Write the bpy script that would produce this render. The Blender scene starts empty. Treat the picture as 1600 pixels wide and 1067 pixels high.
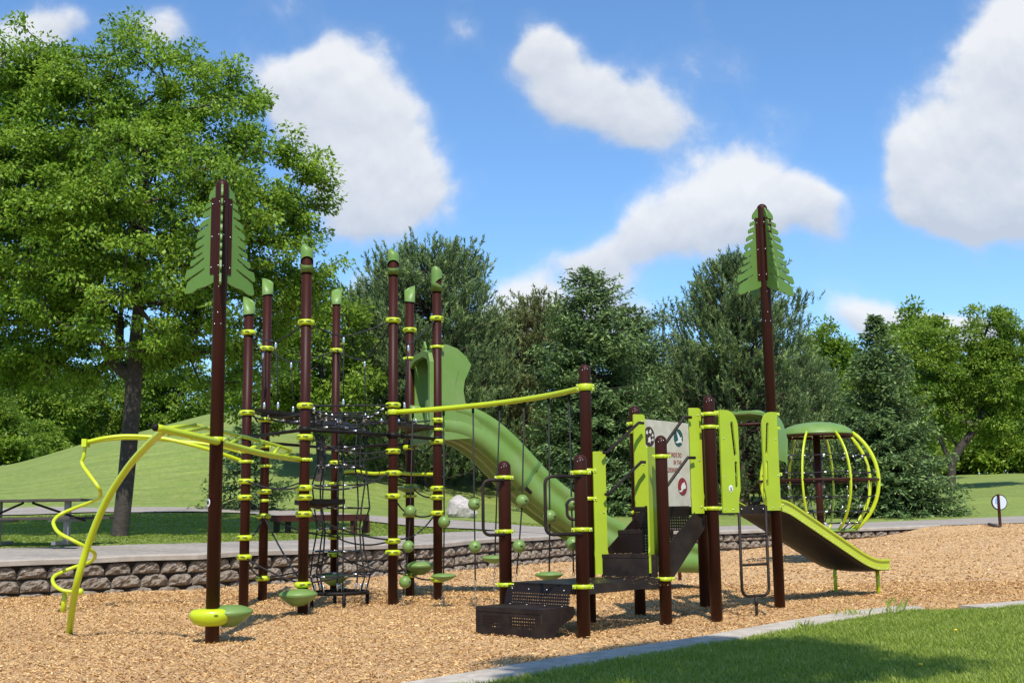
import bpy, math, random
import numpy as np
from mathutils import Vector, Matrix
from mathutils.geometry import tessellate_polygon
random.seed(7); rng = np.random.default_rng(7)
R = math.radians
scene = bpy.context.scene
COL = scene.collection
# ------------------------------------------------------------------ camera
F, HOR, ROLL, EYE = 1850.0, 805.0, 0.0134, 1.13
PITCH = math.atan((HOR - 533.5) / F)
fw = Vector((0, math.cos(PITCH), math.sin(PITCH)))
r0 = Vector((1, 0, 0)); u0 = Vector((0, -math.sin(PITCH), math.cos(PITCH)))
rt = (r0 * math.cos(ROLL) - u0 * math.sin(ROLL)); up = (u0 * math.cos(ROLL) + r0 * math.sin(ROLL))
CAM = Vector((0, 0, EYE))
cd = bpy.data.cameras.new('camera'); cam = bpy.data.objects.new('camera', cd); COL.objects.link(cam)
cd.sensor_width = 36; cd.lens = 36 * F / 1600; cd.clip_end = 3000; cd.clip_start = 0.1
M = Matrix((rt, up, -fw)).transposed().to_4x4(); M.translation = CAM; cam.matrix_world = M
scene.camera = cam
# ------------------------------------------------------------------ light
SUN_EL, SUN_AZ = R(54), R(180 - 4)
scene.view_settings.view_transform = 'Standard'; scene.view_settings.look = 'None'
scene.view_settings.exposure = 0.15; scene.view_settings.gamma = 1
sd = Vector((math.sin(SUN_AZ) * math.cos(SUN_EL), math.cos(SUN_AZ) * math.cos(SUN_EL), math.sin(SUN_EL)))
sl = bpy.data.lights.new('sun', 'SUN'); sl.energy = 5.0; sl.angle = R(0.5); sl.color = (1, .95, .87)
so = bpy.data.objects.new('sun', sl); COL.objects.link(so); so.rotation_euler = (-sd).to_track_quat('-Z', 'Y').to_euler()
so.location = (0, -20, 30)

def ray(px, py): return fw + rt * ((px - 800) / F) + up * ((533.5 - py) / F)
def G(px, py, z=0.0):
    d = ray(px, py); t = (z - EYE) / d.z; return CAM + d * t
def at(px, py, Y):
    d = ray(px, py); return CAM + d * (Y / d.y)
def Zp(X, Y, py):
    a = rt; k = (533.5 - py)
    # k * d.fw = F * d.up
    A = F * up.z - k * fw.z
    B = F * (up.x * X + up.y * Y) - k * (fw.x * X + fw.y * Y)
    return EYE - B / A

# ------------------------------------------------------------------ world with clouds
w = bpy.data.worlds.new('World'); scene.world = w; w.use_nodes = True
nt = w.node_tree; N = nt.nodes; L = nt.links; N.clear()
def nd(tp, **k):
    n = N.new(tp)
    for a, b in k.items(): setattr(n, a, b)
    return n
def vm(op, a=None, b=None):
    n = nd('ShaderNodeVectorMath', operation=op)
    for i, v in enumerate((a, b)):
        if v is None: continue
        if isinstance(v, (tuple, list)): n.inputs[i].default_value = v
        else: L.new(v, n.inputs[i])
    return n.outputs['Value'] if op in ('LENGTH', 'DOT_PRODUCT') else n.outputs[0]
def mt(op, a, b=None, c=None, clamp=False):
    n = nd('ShaderNodeMath', operation=op, use_clamp=clamp)
    for i, v in enumerate((a, b, c)):
        if v is None: continue
        if isinstance(v, (int, float)): n.inputs[i].default_value = v
        else: L.new(v, n.inputs[i])
    return n.outputs[0]
out = nd('ShaderNodeOutputWorld'); bg = nd('ShaderNodeBackground'); bg.inputs[1].default_value = 0.125
sky = nd('ShaderNodeTexSky', sky_type='NISHITA', sun_disc=False, sun_elevation=SUN_EL, sun_rotation=SUN_AZ)
sky.altitude = 300; sky.air_density = 1.0; sky.dust_density = 0.3; sky.ozone_density = 3.0
tc = nd('ShaderNodeTexCoord'); sep = nd('ShaderNodeSeparateXYZ'); L.new(tc.outputs['Generated'], sep.inputs[0])
ya = mt('MAXIMUM', sep.outputs[1], 0.05)
qx = mt('DIVIDE', sep.outputs[0], ya); qz = mt('DIVIDE', sep.outputs[2], ya)
cb = nd('ShaderNodeCombineXYZ'); L.new(qx, cb.inputs[0]); L.new(qz, cb.inputs[1])
q = cb.outputs[0]
def noise(vec, sc, det, rough=.55, dist=0.0):
    n = nd('ShaderNodeTexNoise'); L.new(vec, n.inputs['Vector']); n.inputs['Scale'].default_value = sc
    n.inputs['Detail'].default_value = det; n.inputs['Roughness'].default_value = rough; n.inputs['Distortion'].default_value = dist
    return n
wn = noise(q, 5, 3)
wob = vm('SCALE', vm('SUBTRACT', wn.outputs['Color'], (.5, .5, .5))); N[-1].inputs['Scale'].default_value = 0.09
qq = vm('ADD', q, wob)
blobs = [(470,130,85,60,1),(545,150,85,80,1),(565,240,110,90,1),(590,330,110,70,1),(650,300,50,50,.4),(50,45,110,45,1),(250,35,60,45,.9),
 (845,75,50,50,1),(915,140,90,65,1),(995,178,68,52,1),(715,80,42,38,.5),(700,285,60,35,.35),
 (925,425,75,42,.9),(1020,380,85,65,1),(1110,330,80,75,1),(1190,318,75,65,1),(1262,335,48,48,.9),(1510,220,130,125,1.1),(1585,70,95,110,1.1),(1455,270,60,65,1),(1510,330,100,38,1),
 (835,500,50,45,1),(1400,510,110,36,1),(1500,520,80,30,.9),(560,480,50,42,1),(965,500,80,40,1),(1160,210,80,45,.35),(770,500,50,45,.9),(-150,150,160,120,1),(1750,250,160,200,1)]
acc = None; acch = None
for (px, py, rx, ry, a) in blobs:
    d = ray(px, py); cx, cz = d.x / d.y, d.z / d.y
    v = vm('SUBTRACT', qq, (cx, cz, 0)); v = vm('MULTIPLY', v, (F / rx / 1.02, F / ry / 1.02, 0))
    l = vm('DOT_PRODUCT', v, v)
    e = mt('MULTIPLY', mt('EXPONENT', mt('MULTIPLY', l, -.9)), a)
    sz_ = nd('ShaderNodeSeparateXYZ'); L.new(v, sz_.inputs[0]); g_ = mt('MULTIPLY', e, mt('ADD', sz_.outputs[1], 0.0))
    acc = e if acc is None else mt('ADD', acc, e); acch = g_ if acch is None else mt('ADD', acch, g_)
relh = mt('DIVIDE', acch, mt('ADD', acc, .02)); acc = mt('MINIMUM', acc, 1.2)
n1 = noise(q, 8, 11, .57, .1)
nshift = noise(vm('ADD', q, (0.002, 0.012, 0)), 8, 11, .57, .1)
dens = mt('ADD', acc, mt('MULTIPLY', mt('SUBTRACT', n1.outputs[0], .5), 2.6))
def sstep(x, a, b):
    n = nd('ShaderNodeMapRange', interpolation_type='SMOOTHSTEP'); L.new(x, n.inputs[0])
    n.inputs[1].default_value = a; n.inputs[2].default_value = b; return n.outputs[0]
m_front = mt('ADD', mt('MULTIPLY', sstep(dens, .40, .92), .78), mt('MULTIPLY', sstep(dens, .15, .9), .22))
nb = noise(tc.outputs['Generated'], 3.0, 6, .6)
m_back = sstep(nb.outputs[0], .55, .72)
isf = sstep(sep.outputs[1], .05, .25)
mix = nd('ShaderNodeMix', data_type='FLOAT'); L.new(isf, mix.inputs[0]); L.new(m_back, mix.inputs[2]); L.new(m_front, mix.inputs[3])
mask = mt('MULTIPLY', mix.outputs[0], sstep(sep.outputs[2], -.02, .03))
mask = mt('MULTIPLY', mask, .92)
rel = mt('SUBTRACT', n1.outputs[0], nshift.outputs[0])
lowf = noise(vm('ADD', q, (7, 3, 0)), 6, 4)
sh = mt('ADD', mt('MULTIPLY', rel, 2.4), mt('ADD', mt('MULTIPLY', lowf.outputs[0], .5), mt('MULTIPLY_ADD', relh, .70, .30)), clamp=True)
cr = nd('ShaderNodeMix', data_type='RGBA'); L.new(sh, cr.inputs[0]); cr.inputs[6].default_value = (4.2, 4.6, 5.3, 1); cr.inputs[7].default_value = (6.6, 6.7, 6.85, 1)
# deepen the clear-sky colour
tint = nd('ShaderNodeMix', data_type='RGBA', blend_type='MULTIPLY'); tint.inputs[0].default_value = 1
L.new(sky.outputs[0], tint.inputs[6]); tint.inputs[7].default_value = (.96, 1.23, 1.42, 1)
mx = nd('ShaderNodeMix', data_type='RGBA'); L.new(mask, mx.inputs[0]); L.new(tint.outputs[2], mx.inputs[6]); L.new(cr.outputs[2], mx.inputs[7])
L.new(mx.outputs[2], bg.inputs[0]); L.new(bg.outputs[0], out.inputs[0])

# ------------------------------------------------------------------ materials
def material(name, base, rough=.5, metal=0.0, var=None, vscale=6, bump=0, bscale=40, spec=.5, coat=0, coords='Object', detail=6, var2=None):
    m = bpy.data.materials.new(name); m.use_nodes = True; t = m.node_tree; b = t.nodes['Principled BSDF']
    b.inputs['Base Color'].default_value = (*base, 1); b.inputs['Roughness'].default_value = rough; b.inputs['Metallic'].default_value = metal
    b.inputs['Specular IOR Level'].default_value = spec; b.inputs['Coat Weight'].default_value = coat; b.inputs['Coat Roughness'].default_value = .12
    c = t.nodes.new('ShaderNodeTexCoord')
    src = c.outputs[coords]
    if coords == 'Position':
        pass
    if var:
        n = t.nodes.new('ShaderNodeTexNoise'); n.inputs['Scale'].default_value = vscale; n.inputs['Detail'].default_value = detail
        t.links.new(src, n.inputs['Vector'])
        mp = t.nodes.new('ShaderNodeMapRange'); t.links.new(n.outputs[0], mp.inputs[0]); mp.inputs[1].default_value = .3; mp.inputs[2].default_value = .7
        k = t.nodes.new('ShaderNodeMix'); k.data_type = 'RGBA'; t.links.new(mp.outputs[0], k.inputs[0])
        k.inputs[6].default_value = (*base, 1); k.inputs[7].default_value = (*var, 1); o = k.outputs[2]
        if var2:
            n2 = t.nodes.new('ShaderNodeTexNoise'); n2.inputs['Scale'].default_value = var2[0]; n2.inputs['Detail'].default_value = 8
            t.links.new(src, n2.inputs['Vector'])
            mp2 = t.nodes.new('ShaderNodeMapRange'); t.links.new(n2.outputs[0], mp2.inputs[0]); mp2.inputs[1].default_value = .4; mp2.inputs[2].default_value = .68
            k2 = t.nodes.new('ShaderNodeMix'); k2.data_type = 'RGBA'; t.links.new(mp2.outputs[0], k2.inputs[0])
            t.links.new(o, k2.inputs[6]); k2.inputs[7].default_value = (*var2[1], 1); o = k2.outputs[2]
        t.links.new(o, b.inputs['Base Color'])
    if bump:
        n = t.nodes.new('ShaderNodeTexNoise'); n.inputs['Scale'].default_value = bscale; n.inputs['Detail'].default_value = 8
        t.links.new(src, n.inputs['Vector']); bp = t.nodes.new('ShaderNodeBump'); bp.inputs['Strength'].default_value = bump
        bp.inputs['Distance'].default_value = .02
        t.links.new(n.outputs[0], bp.inputs['Height']); t.links.new(bp.outputs[0], b.inputs['Normal'])
    return m
def leafmat(name, c1, c2, c3, trans=.35, rough=.5):
    m = bpy.data.materials.new(name); m.use_nodes = True; t = m.node_tree; b = t.nodes['Principled BSDF']; o = t.nodes['Material Output']
    a = t.nodes.new('ShaderNodeAttribute'); a.attribute_name = 'tint'
    cr = t.nodes.new('ShaderNodeValToRGB'); e = cr.color_ramp.elements
    e[0].color = (*c1, 1); e[1].color = (*c3, 1); x = cr.color_ramp.elements.new(.55); x.color = (*c2, 1)
    t.links.new(a.outputs['Fac'], cr.inputs[0]); t.links.new(cr.outputs[0], b.inputs['Base Color'])
    b.inputs['Roughness'].default_value = rough; b.inputs['Specular IOR Level'].default_value = .35
    if trans > 0:
        tr = t.nodes.new('ShaderNodeBsdfTranslucent'); t.links.new(cr.outputs[0], tr.inputs[0]); mxs = t.nodes.new('ShaderNodeMixShader')
        mxs.inputs[0].default_value = trans; t.links.new(b.outputs[0], mxs.inputs[1]); t.links.new(tr.outputs[0], mxs.inputs[2]); t.links.new(mxs.outputs[0], o.inputs[0])
    return m
m_post = material('brown_powder_coat', (.033, .0075, .0042), .46, var=(.040, .0095, .0056), vscale=3, spec=.16)
def dusty(m, col, h=.45, amt=.5):
    t = m.node_tree; b = t.nodes['Principled BSDF']; old = b.inputs['Base Color'].links[0].from_socket
    c = t.nodes.new('ShaderNodeTexCoord'); sp = t.nodes.new('ShaderNodeSeparateXYZ'); t.links.new(c.outputs['Object'], sp.inputs[0])
    g = t.nodes.new('ShaderNodeMapRange'); t.links.new(sp.outputs[2], g.inputs[0]); g.inputs[1].default_value = h; g.inputs[2].default_value = 0; g.inputs[4].default_value = amt
    n = t.nodes.new('ShaderNodeTexNoise'); n.inputs['Scale'].default_value = 14; n.inputs['Detail'].default_value = 8; t.links.new(c.outputs['Object'], n.inputs['Vector'])
    mu = t.nodes.new('ShaderNodeMath'); mu.operation = 'MULTIPLY'; t.links.new(g.outputs[0], mu.inputs[0]); t.links.new(n.outputs[0], mu.inputs[1])
    k = t.nodes.new('ShaderNodeMix'); k.data_type = 'RGBA'; t.links.new(mu.outputs[0], k.inputs[0]); t.links.new(old, k.inputs[6]); k.inputs[7].default_value = (*col, 1); t.links.new(k.outputs[2], b.inputs['Base Color'])
dusty(m_post, (.13, .065, .035))
m_lime = material('lime_powder_coat', (.50, .60, .010), .36, var=(.45, .54, .010), vscale=2.5, coat=.1)
m_limeb = material('lime_plastic_board', (.36, .47, .014), .5, var=(.33, .42, .018), vscale=4, bump=.05, bscale=60)
m_green = material('green_plastic', (.118, .225, .032), .45, var=(.132, .24, .040), vscale=1.5, bump=.04, bscale=50, var2=(3.1, (.165, .25, .07)))
m_gboard = material('green_plastic_board', (.088, .175, .024), .5, var=(.10, .195, .030), vscale=5)
m_black = material('dark_vinyl', (.010, .008, .007), .5, var=(.015, .012, .011), vscale=7, spec=.12)
m_rope = material('black_rope', (.012, .012, .013), .7, bump=.5, bscale=200)
m_dbrown = material('dark_brown_coating', (.011, .006, .0045), .55, var=(.017, .010, .008), vscale=12, bump=.2, bscale=90, var2=(5, (.030, .020, .014)), spec=.25)
m_steel = material('galvanised_steel', (.62, .62, .62), .3, .9)
m_steeld = material('weathered_steel', (.26, .25, .24), .5, .6)
m_cream = material('cream_sign_board', (.62, .58, .46), .6, var=(.50, .44, .32), vscale=7, detail=10)
m_teal = material('teal_print', (.006, .075, .065), .6); m_red = material('red_print', (.22, .014, .016), .6)
m_brownp = material('brown_print', (.045, .018, .013), .6); m_cyan = material('cyan_print', (.15, .55, .62), .6)
m_white = material('white_print', (.72, .70, .62), .6)
m_whites = material('white_sticker', (.75, .75, .75), .5)
m_conc = material('concrete_coping', (.36, .31, .26), .85, var=(.30, .26, .215), vscale=1.2, bump=.25, bscale=60, var2=(5, (.40, .355, .30)))
m_kerb = material('concrete_kerb', (.46, .40, .32), .85, var=(.33, .275, .21), vscale=2.5, bump=.5, bscale=70, var2=(9, (.52, .46, .38)))
m_path = material('asphalt_path', (.27, .232, .19), .9, var=(.32, .275, .225), vscale=.7, bump=.3, bscale=90, var2=(30, (.30, .27, .24)))
m_stone = material('split_stone', (.205, .170, .130), .95, var=(.32, .265, .205), vscale=3, bump=1.0, bscale=38, var2=(17, (.13, .100, .075)))
m_granite = material('pale_granite', (.40, .35, .32), .85, var=(.24, .22, .21), vscale=3, bump=1.0, bscale=9, var2=(18, (.50, .45, .41)))
m_bark = material('grey_brown_bark', (.034, .026, .020), .95, var=(.066, .052, .041), vscale=9, bump=1.0, bscale=25)
m_barkp = material('reddish_bark', (.07, .045, .032), .95, var=(.11, .075, .052), vscale=9, bump=1.0, bscale=25)
m_plank = material('grey_brown_plank', (.045, .034, .030), .8, var=(.075, .058, .050), vscale=5, bump=.3, bscale=60)
m_yellow = material('yellow_petals', (.7, .5, .02), .6)
L_ash = leafmat('ash_leaves', (.080, .160, .014), (.205, .345, .028), (.36, .50, .060), .46)
L_dec = leafmat('maple_leaves', (.085, .16, .016), (.185, .30, .028), (.32, .43, .048), .45)
L_pale = leafmat('pale_leaves', (.09, .14, .055), (.15, .205, .09), (.21, .27, .13), .3)
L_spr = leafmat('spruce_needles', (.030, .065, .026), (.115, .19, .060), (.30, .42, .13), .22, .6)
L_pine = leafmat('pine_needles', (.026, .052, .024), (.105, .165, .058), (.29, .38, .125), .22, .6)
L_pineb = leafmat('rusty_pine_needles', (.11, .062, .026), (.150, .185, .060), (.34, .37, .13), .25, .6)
L_grass = leafmat('grass_blades', (.17, .24, .026), (.34, .43, .055), (.58, .60, .18), .5)
L_lawn = leafmat('lawn_blades', (.16, .22, .024), (.26, .33, .042), (.38, .42, .09), .5)
L_chip = leafmat('bark_chips', (.17, .078, .027), (.50, .287, .105), (.80, .56, .265), 0, .8)

# lawn ground material
m_lawn = material('mown_lawn', (.135, .200, .026), .9, var=(.180, .240, .036), vscale=.22, bump=.9, bscale=24, var2=(3.5, (.205, .24, .055)))
def streaks(m):
    t = m.node_tree; b = t.nodes['Principled BSDF']; old = b.inputs['Base Color'].links[0].from_socket; c = t.nodes.new('ShaderNodeTexCoord')
    for (sc_, rot, nsc, lo, hi) in (((.25, 2.6, 1), .25, 1.0, .80, 1.22), ((1, 1, 1), 0, 9.0, .78, 1.2)):
        mp = t.nodes.new('ShaderNodeMapping'); mp.inputs['Scale'].default_value = sc_; mp.inputs['Rotation'].default_value = (0, 0, rot); t.links.new(c.outputs['Object'], mp.inputs[0])
        n = t.nodes.new('ShaderNodeTexNoise'); n.inputs['Scale'].default_value = nsc; n.inputs['Detail'].default_value = 9; n.inputs['Roughness'].default_value = .65; t.links.new(mp.outputs[0], n.inputs['Vector'])
        g = t.nodes.new('ShaderNodeMapRange'); g.inputs[1].default_value = .32; g.inputs[2].default_value = .68; g.inputs[3].default_value = lo; g.inputs[4].default_value = hi; t.links.new(n.outputs[0], g.inputs[0])
        k = t.nodes.new('ShaderNodeVectorMath'); k.operation = 'SCALE'; t.links.new(old, k.inputs[0]); t.links.new(g.outputs[0], k.inputs['Scale']); old = k.outputs[0]
    t.links.new(old, b.inputs['Base Color'])
streaks(m_lawn); streaks(m_path)
m_lawnf = material('front_lawn_soil', (.10, .16, .022), .95, var=(.14, .20, .035), vscale=3, bump=.8, bscale=40)
m_chipg = material('wood_chip_ground', (.34, .18, .055), .95, var=(.56, .34, .13), vscale=24, bump=1.0, bscale=30, detail=10, var2=(45, (.60, .42, .25)))

# perforated sheet (round holes punched through dark vinyl)
def perfmat():
    m = bpy.data.materials.new('perforated_dark_vinyl'); m.use_nodes = True; t = m.node_tree; b = t.nodes['Principled BSDF']; o = t.nodes['Material Output']
    b.inputs['Base Color'].default_value = (.014, .008, .006, 1); b.inputs['Roughness'].default_value = .45; b.inputs['Specular IOR Level'].default_value = .25
    uv = t.nodes.new('ShaderNodeUVMap'); uv.uv_map = 'UVMap'
    sc = t.nodes.new('ShaderNodeVectorMath'); sc.operation = 'SCALE'; sc.inputs['Scale'].default_value = 1 / .030; t.links.new(uv.outputs[0], sc.inputs[0])
    fr = t.nodes.new('ShaderNodeVectorMath'); fr.operation = 'FRACTION'; t.links.new(sc.outputs[0], fr.inputs[0])
    sb = t.nodes.new('ShaderNodeVectorMath'); sb.operation = 'SUBTRACT'; sb.inputs[1].default_value = (.5, .5, 0); t.links.new(fr.outputs[0], sb.inputs[0])
    ln = t.nodes.new('ShaderNodeVectorMath'); ln.operation = 'LENGTH'; t.links.new(sb.outputs[0], ln.inputs[0])
    lt = t.nodes.new('ShaderNodeMath'); lt.operation = 'LESS_THAN'; lt.inputs[1].default_value = .15; t.links.new(ln.outputs['Value'], lt.inputs[0])
    tr = t.nodes.new('ShaderNodeBsdfTransparent'); mxs = t.nodes.new('ShaderNodeMixShader')
    t.links.new(lt.outputs[0], mxs.inputs[0]); t.links.new(b.outputs[0], mxs.inputs[1]); t.links.new(tr.outputs[0], mxs.inputs[2]); t.links.new(mxs.outputs[0], o.inputs[0])
    return m
m_perf = perfmat()

# ------------------------------------------------------------------ object helpers
LOC = {}
def thing(name, label, cat, loc=(0, 0, 0), group=None):
    o = bpy.data.objects.new(name, None); COL.objects.link(o); o.location = loc; o.empty_display_size = .2
    o['label'] = label; o['category'] = cat
    if group: o['group'] = group
    LOC[o.name] = Vector(loc); return o
def tag(o, label=None, cat=None, group=None, kind=None):
    if label: o['label'] = label
    if cat: o['category'] = cat
    if group: o['group'] = group
    if kind: o['kind'] = kind
    return o
def link(name, me, parent=None, loc=None, rotz=0, scale=None):
    o = bpy.data.objects.new(name, me); COL.objects.link(o)
    if parent is not None:
        o.parent = parent; base = LOC[parent.name]
    else: base = Vector((0, 0, 0))
    if loc is not None:
        o.location = Vector(loc) - base; LOC[o.name] = Vector(loc)
    else: LOC[o.name] = base.copy()
    if rotz: o.rotation_euler = (0, 0, rotz)
    if scale: o.scale = scale
    return o
class MB:
    def __init__(s): s.v = []; s.f = []; s.m = []; s.sm = []; s.uv = {}; s.mi = 0
    def face(s, idx, smooth=False, uv=None):
        if uv: s.uv[len(s.f)] = uv
        s.f.append(idx); s.m.append(s.mi); s.sm.append(smooth)
    def tube(s, pts, r, n=8, closed=False, cap=True, flat=1.0):
        pts = [Vector(p) for p in pts]; k = len(pts); rr = r if isinstance(r, (list, tuple)) else [r] * k
        base = len(s.v); T = []
        for i in range(k):
            if closed: t = pts[(i + 1) % k] - pts[i - 1]
            else: t = pts[min(i + 1, k - 1)] - pts[max(i - 1, 0)]
            T.append(t.normalized() if t.length > 1e-9 else Vector((0, 0, 1)))
        a = Vector((0, 0, 1)) if abs(T[0].z) < .9 else Vector((1, 0, 0))
        nrm = (a - T[0] * a.dot(T[0])).normalized()
        for i in range(k):
            nrm = (nrm - T[i] * nrm.dot(T[i])).normalized(); bn = T[i].cross(nrm)
            for j in range(n):
                an = 2 * math.pi * j / n
                s.v.append(pts[i] + nrm * (math.cos(an) * rr[i]) + bn * (math.sin(an) * rr[i] * flat))
        for i in range(k if closed else k - 1):
            i2 = (i + 1) % k
            for j in range(n):
                j2 = (j + 1) % n
                s.face((base + i * n + j, base + i * n + j2, base + i2 * n + j2, base + i2 * n + j), True)
        if cap and not closed:
            s.face(tuple(base + j for j in range(n))[::-1]); s.face(tuple(base + (k - 1) * n + j for j in range(n)))
        return s
    def lathe(s, prof, c=(0, 0, 0), n=20, sx=1, sy=1, top=True, bot=True, smooth=True):
        c = Vector(c); base = len(s.v); k = len(prof)
        for (r, z) in prof:
            for j in range(n):
                a = 2 * math.pi * j / n; s.v.append(c + Vector((math.cos(a) * r * sx, math.sin(a) * r * sy, z)))
        for i in range(k - 1):
            for j in range(n):
                j2 = (j + 1) % n; s.face((base + i * n + j, base + i * n + j2, base + (i + 1) * n + j2, base + (i + 1) * n + j), smooth)
        if bot: s.face(tuple(base + j for j in range(n))[::-1])
        if top: s.face(tuple(base + (k - 1) * n + j for j in range(n)))
        return s
    def box(s, c, ax, ay, az, uv=False):
        c, ax, ay, az = map(Vector, (c, ax, ay, az)); b = len(s.v)
        for i in (-1, 1):
            for j in (-1, 1):
                for k in (-1, 1): s.v.append(c + ax * i + ay * j + az * k)
        for q in ((0, 1, 3, 2), (4, 6, 7, 5), (0, 4, 5, 1), (2, 3, 7, 6), (0, 2, 6, 4), (1, 5, 7, 3)):
            s.face(tuple(b + i for i in q), False)
        return s
    def quad(s, a, b, c, d):
        a, b, c, d = map(Vector, (a, b, c, d)); k = len(s.v); s.v += [a, b, c, d]
        w1, w2, h1, h2 = (b - a).length, (c - d).length, (d - a).length, (c - b).length
        s.face((k, k + 1, k + 2, k + 3), False, [(0, 0), (w1, 0), (w2, h2), (0, h1)]); return s
    def sphere(s, c, r, n=14, m=9, sz=1.0):
        prof = [(max(r * math.sin(math.pi * i / m), 1e-4), -r * sz * math.cos(math.pi * i / m)) for i in range(m + 1)]
        return s.lathe(prof, c, n)
    def poly(s, outl, o, ux, vx, th):
        """extruded plate; outl = [outer, hole, hole..] in 2D, centred thickness th along ux x vx"""
        o, ux, vx = Vector(o), Vector(ux), Vector(vx); nn = ux.cross(vx).normalized() * (th / 2)
        flat = [p for l in outl for p in l]
        tri = tessellate_polygon([[Vector((p[0], p[1], 0)) for p in l] for l in outl])
        b = len(s.v); k = len(flat)
        for sg in (1, -1):
            for p in flat: s.v.append(o + ux * p[0] + vx * p[1] + nn * sg)
        for t in tri:
            # orientation
            p0, p1, p2 = (flat[i] for i in t); cr_ = (p1[0]-p0[0])*(p2[1]-p0[1])-(p1[1]-p0[1])*(p2[0]-p0[0])
            t = tuple(t) if cr_ > 0 else tuple(t)[::-1]
            s.face(tuple(b + i for i in t)); s.face(tuple(b + k + i for i in t[::-1]))
        st = 0
        for l in outl:
            m_ = len(l)
            for i in range(m_):
                j = (i + 1) % m_; s.face((b + st + i, b + k + st + i, b + k + st + j, b + st + j))
            st += m_
        return s
    def mesh(s, name, mats, L0=None):
        me = bpy.data.meshes.new(name); L0 = L0 or Vector((0, 0, 0))
        me.from_pydata([v - L0 for v in map(Vector, s.v)], [], s.f)
        for m in (mats if isinstance(mats, (list, tuple)) else [mats]): me.materials.append(m)
        me.polygons.foreach_set('material_index', s.m); me.polygons.foreach_set('use_smooth', s.sm)
        if s.uv:
            uvl = me.uv_layers.new(name='UVMap')
            for fi, cs in s.uv.items():
                for li, c in zip(me.polygons[fi].loop_indices, cs): uvl.data[li].uv = c
        me.update(); return me
    def build(s, name, mats, parent=None):
        L0 = LOC[parent.name] if parent is not None else Vector((0, 0, 0))
        o = link(name, s.mesh(name, mats, L0), parent); return o
def npmesh(name, V, Fa, mat, tint=None, smooth=False):
    """V (n,3); Fa (m,k)"""
    me = bpy.data.meshes.new(name); V = np.asarray(V, np.float32); Fa = np.asarray(Fa, np.int32); m, k = Fa.shape
    me.vertices.add(len(V)); me.vertices.foreach_set('co', V.ravel())
    me.loops.add(m * k); me.loops.foreach_set('vertex_index', Fa.ravel())
    me.polygons.add(m); me.polygons.foreach_set('loop_start', np.arange(0, m * k, k, dtype=np.int32))
    try: me.polygons.foreach_set('loop_total', np.full(m, k, np.int32))
    except Exception: pass
    if smooth: me.polygons.foreach_set('use_smooth', np.ones(m, bool))
    me.materials.append(mat)
    if tint is not None:
        a = me.attributes.new('tint', 'FLOAT', 'FACE'); a.data.foreach_set('value', np.asarray(tint, np.float32))
    me.update(calc_edges=True); return me
def nrmz(a): return a / np.maximum(np.linalg.norm(a, axis=1, keepdims=True), 1e-9)
def rhombi(C, U, W, ln, wd, fold=0.0):
    """leaf quads: base C, direction U, side W"""
    ln = ln[:, None]; wd = wd[:, None]; Nn = np.cross(U, W)
    a = C; c = C + U * ln; b = C + U * ln * .45 + W * wd * .5 + Nn * wd * fold; d = C + U * ln * .45 - W * wd * .5 + Nn * wd * fold
    V = np.stack([a, b, c, d], 1).reshape(-1, 3); Fa = np.arange(len(V)).reshape(-1, 4); return V, Fa

# ------------------------------------------------------------------ terrain
def xy(px, py): p = G(px, py); return (p.x, p.y)
wallpts = [(-60, -4), (-20, 10.5), (-11.5, 15.2)] + [xy(0, 935), xy(160, 927), xy(310, 920), xy(500, 907), xy(700, 892), xy(880, 878)] + [(5.9, 33), (10.3, 36), (13.8, 37), (16.4, 38), (30, 43), (70, 52)]
wx = np.array([p[0] for p in wallpts]); wy = np.array([p[1] for p in wallpts])
def yw(X): return np.interp(X, wx, wy)
kp = [(-60, -12), (-12, 1.2), (-4, 5.2), (-1.6, 7.0)] + [xy(860, 1042), xy(1000, 1020), xy(1187, 988), xy(1330, 962), xy(1400, 954.5), xy(1490, 955), xy(1600, 945)] + [(12, 15.2), (60, 17)]
kx = np.array([p[0] for p in kp]); ky = np.array([p[1] for p in kp])
def yk(X): return np.interp(X, kx, ky)
def ykn(X, o=.36): X = np.asarray(X, float); m = (yk(X + .15) - yk(X - .15)) / .3; return yk(X) - o * np.sqrt(1 + m * m)
def sm(a, b, x): t = np.clip((x - a) / (b - a), 0, 1); return t * t * (3 - 2 * t)
def chipZ(X, Y):
    z = .05 * np.maximum(0, np.minimum(X, 40) - 4.2) * sm(20, 32, Y); X = np.asarray(X, float)
    k = sm(10.8, 13, X) * sm(-3, -.2, Y - yw(X)); return z * (1 - k) + (lawnZ(X, yw(X) + .3) + .01) * k
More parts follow.
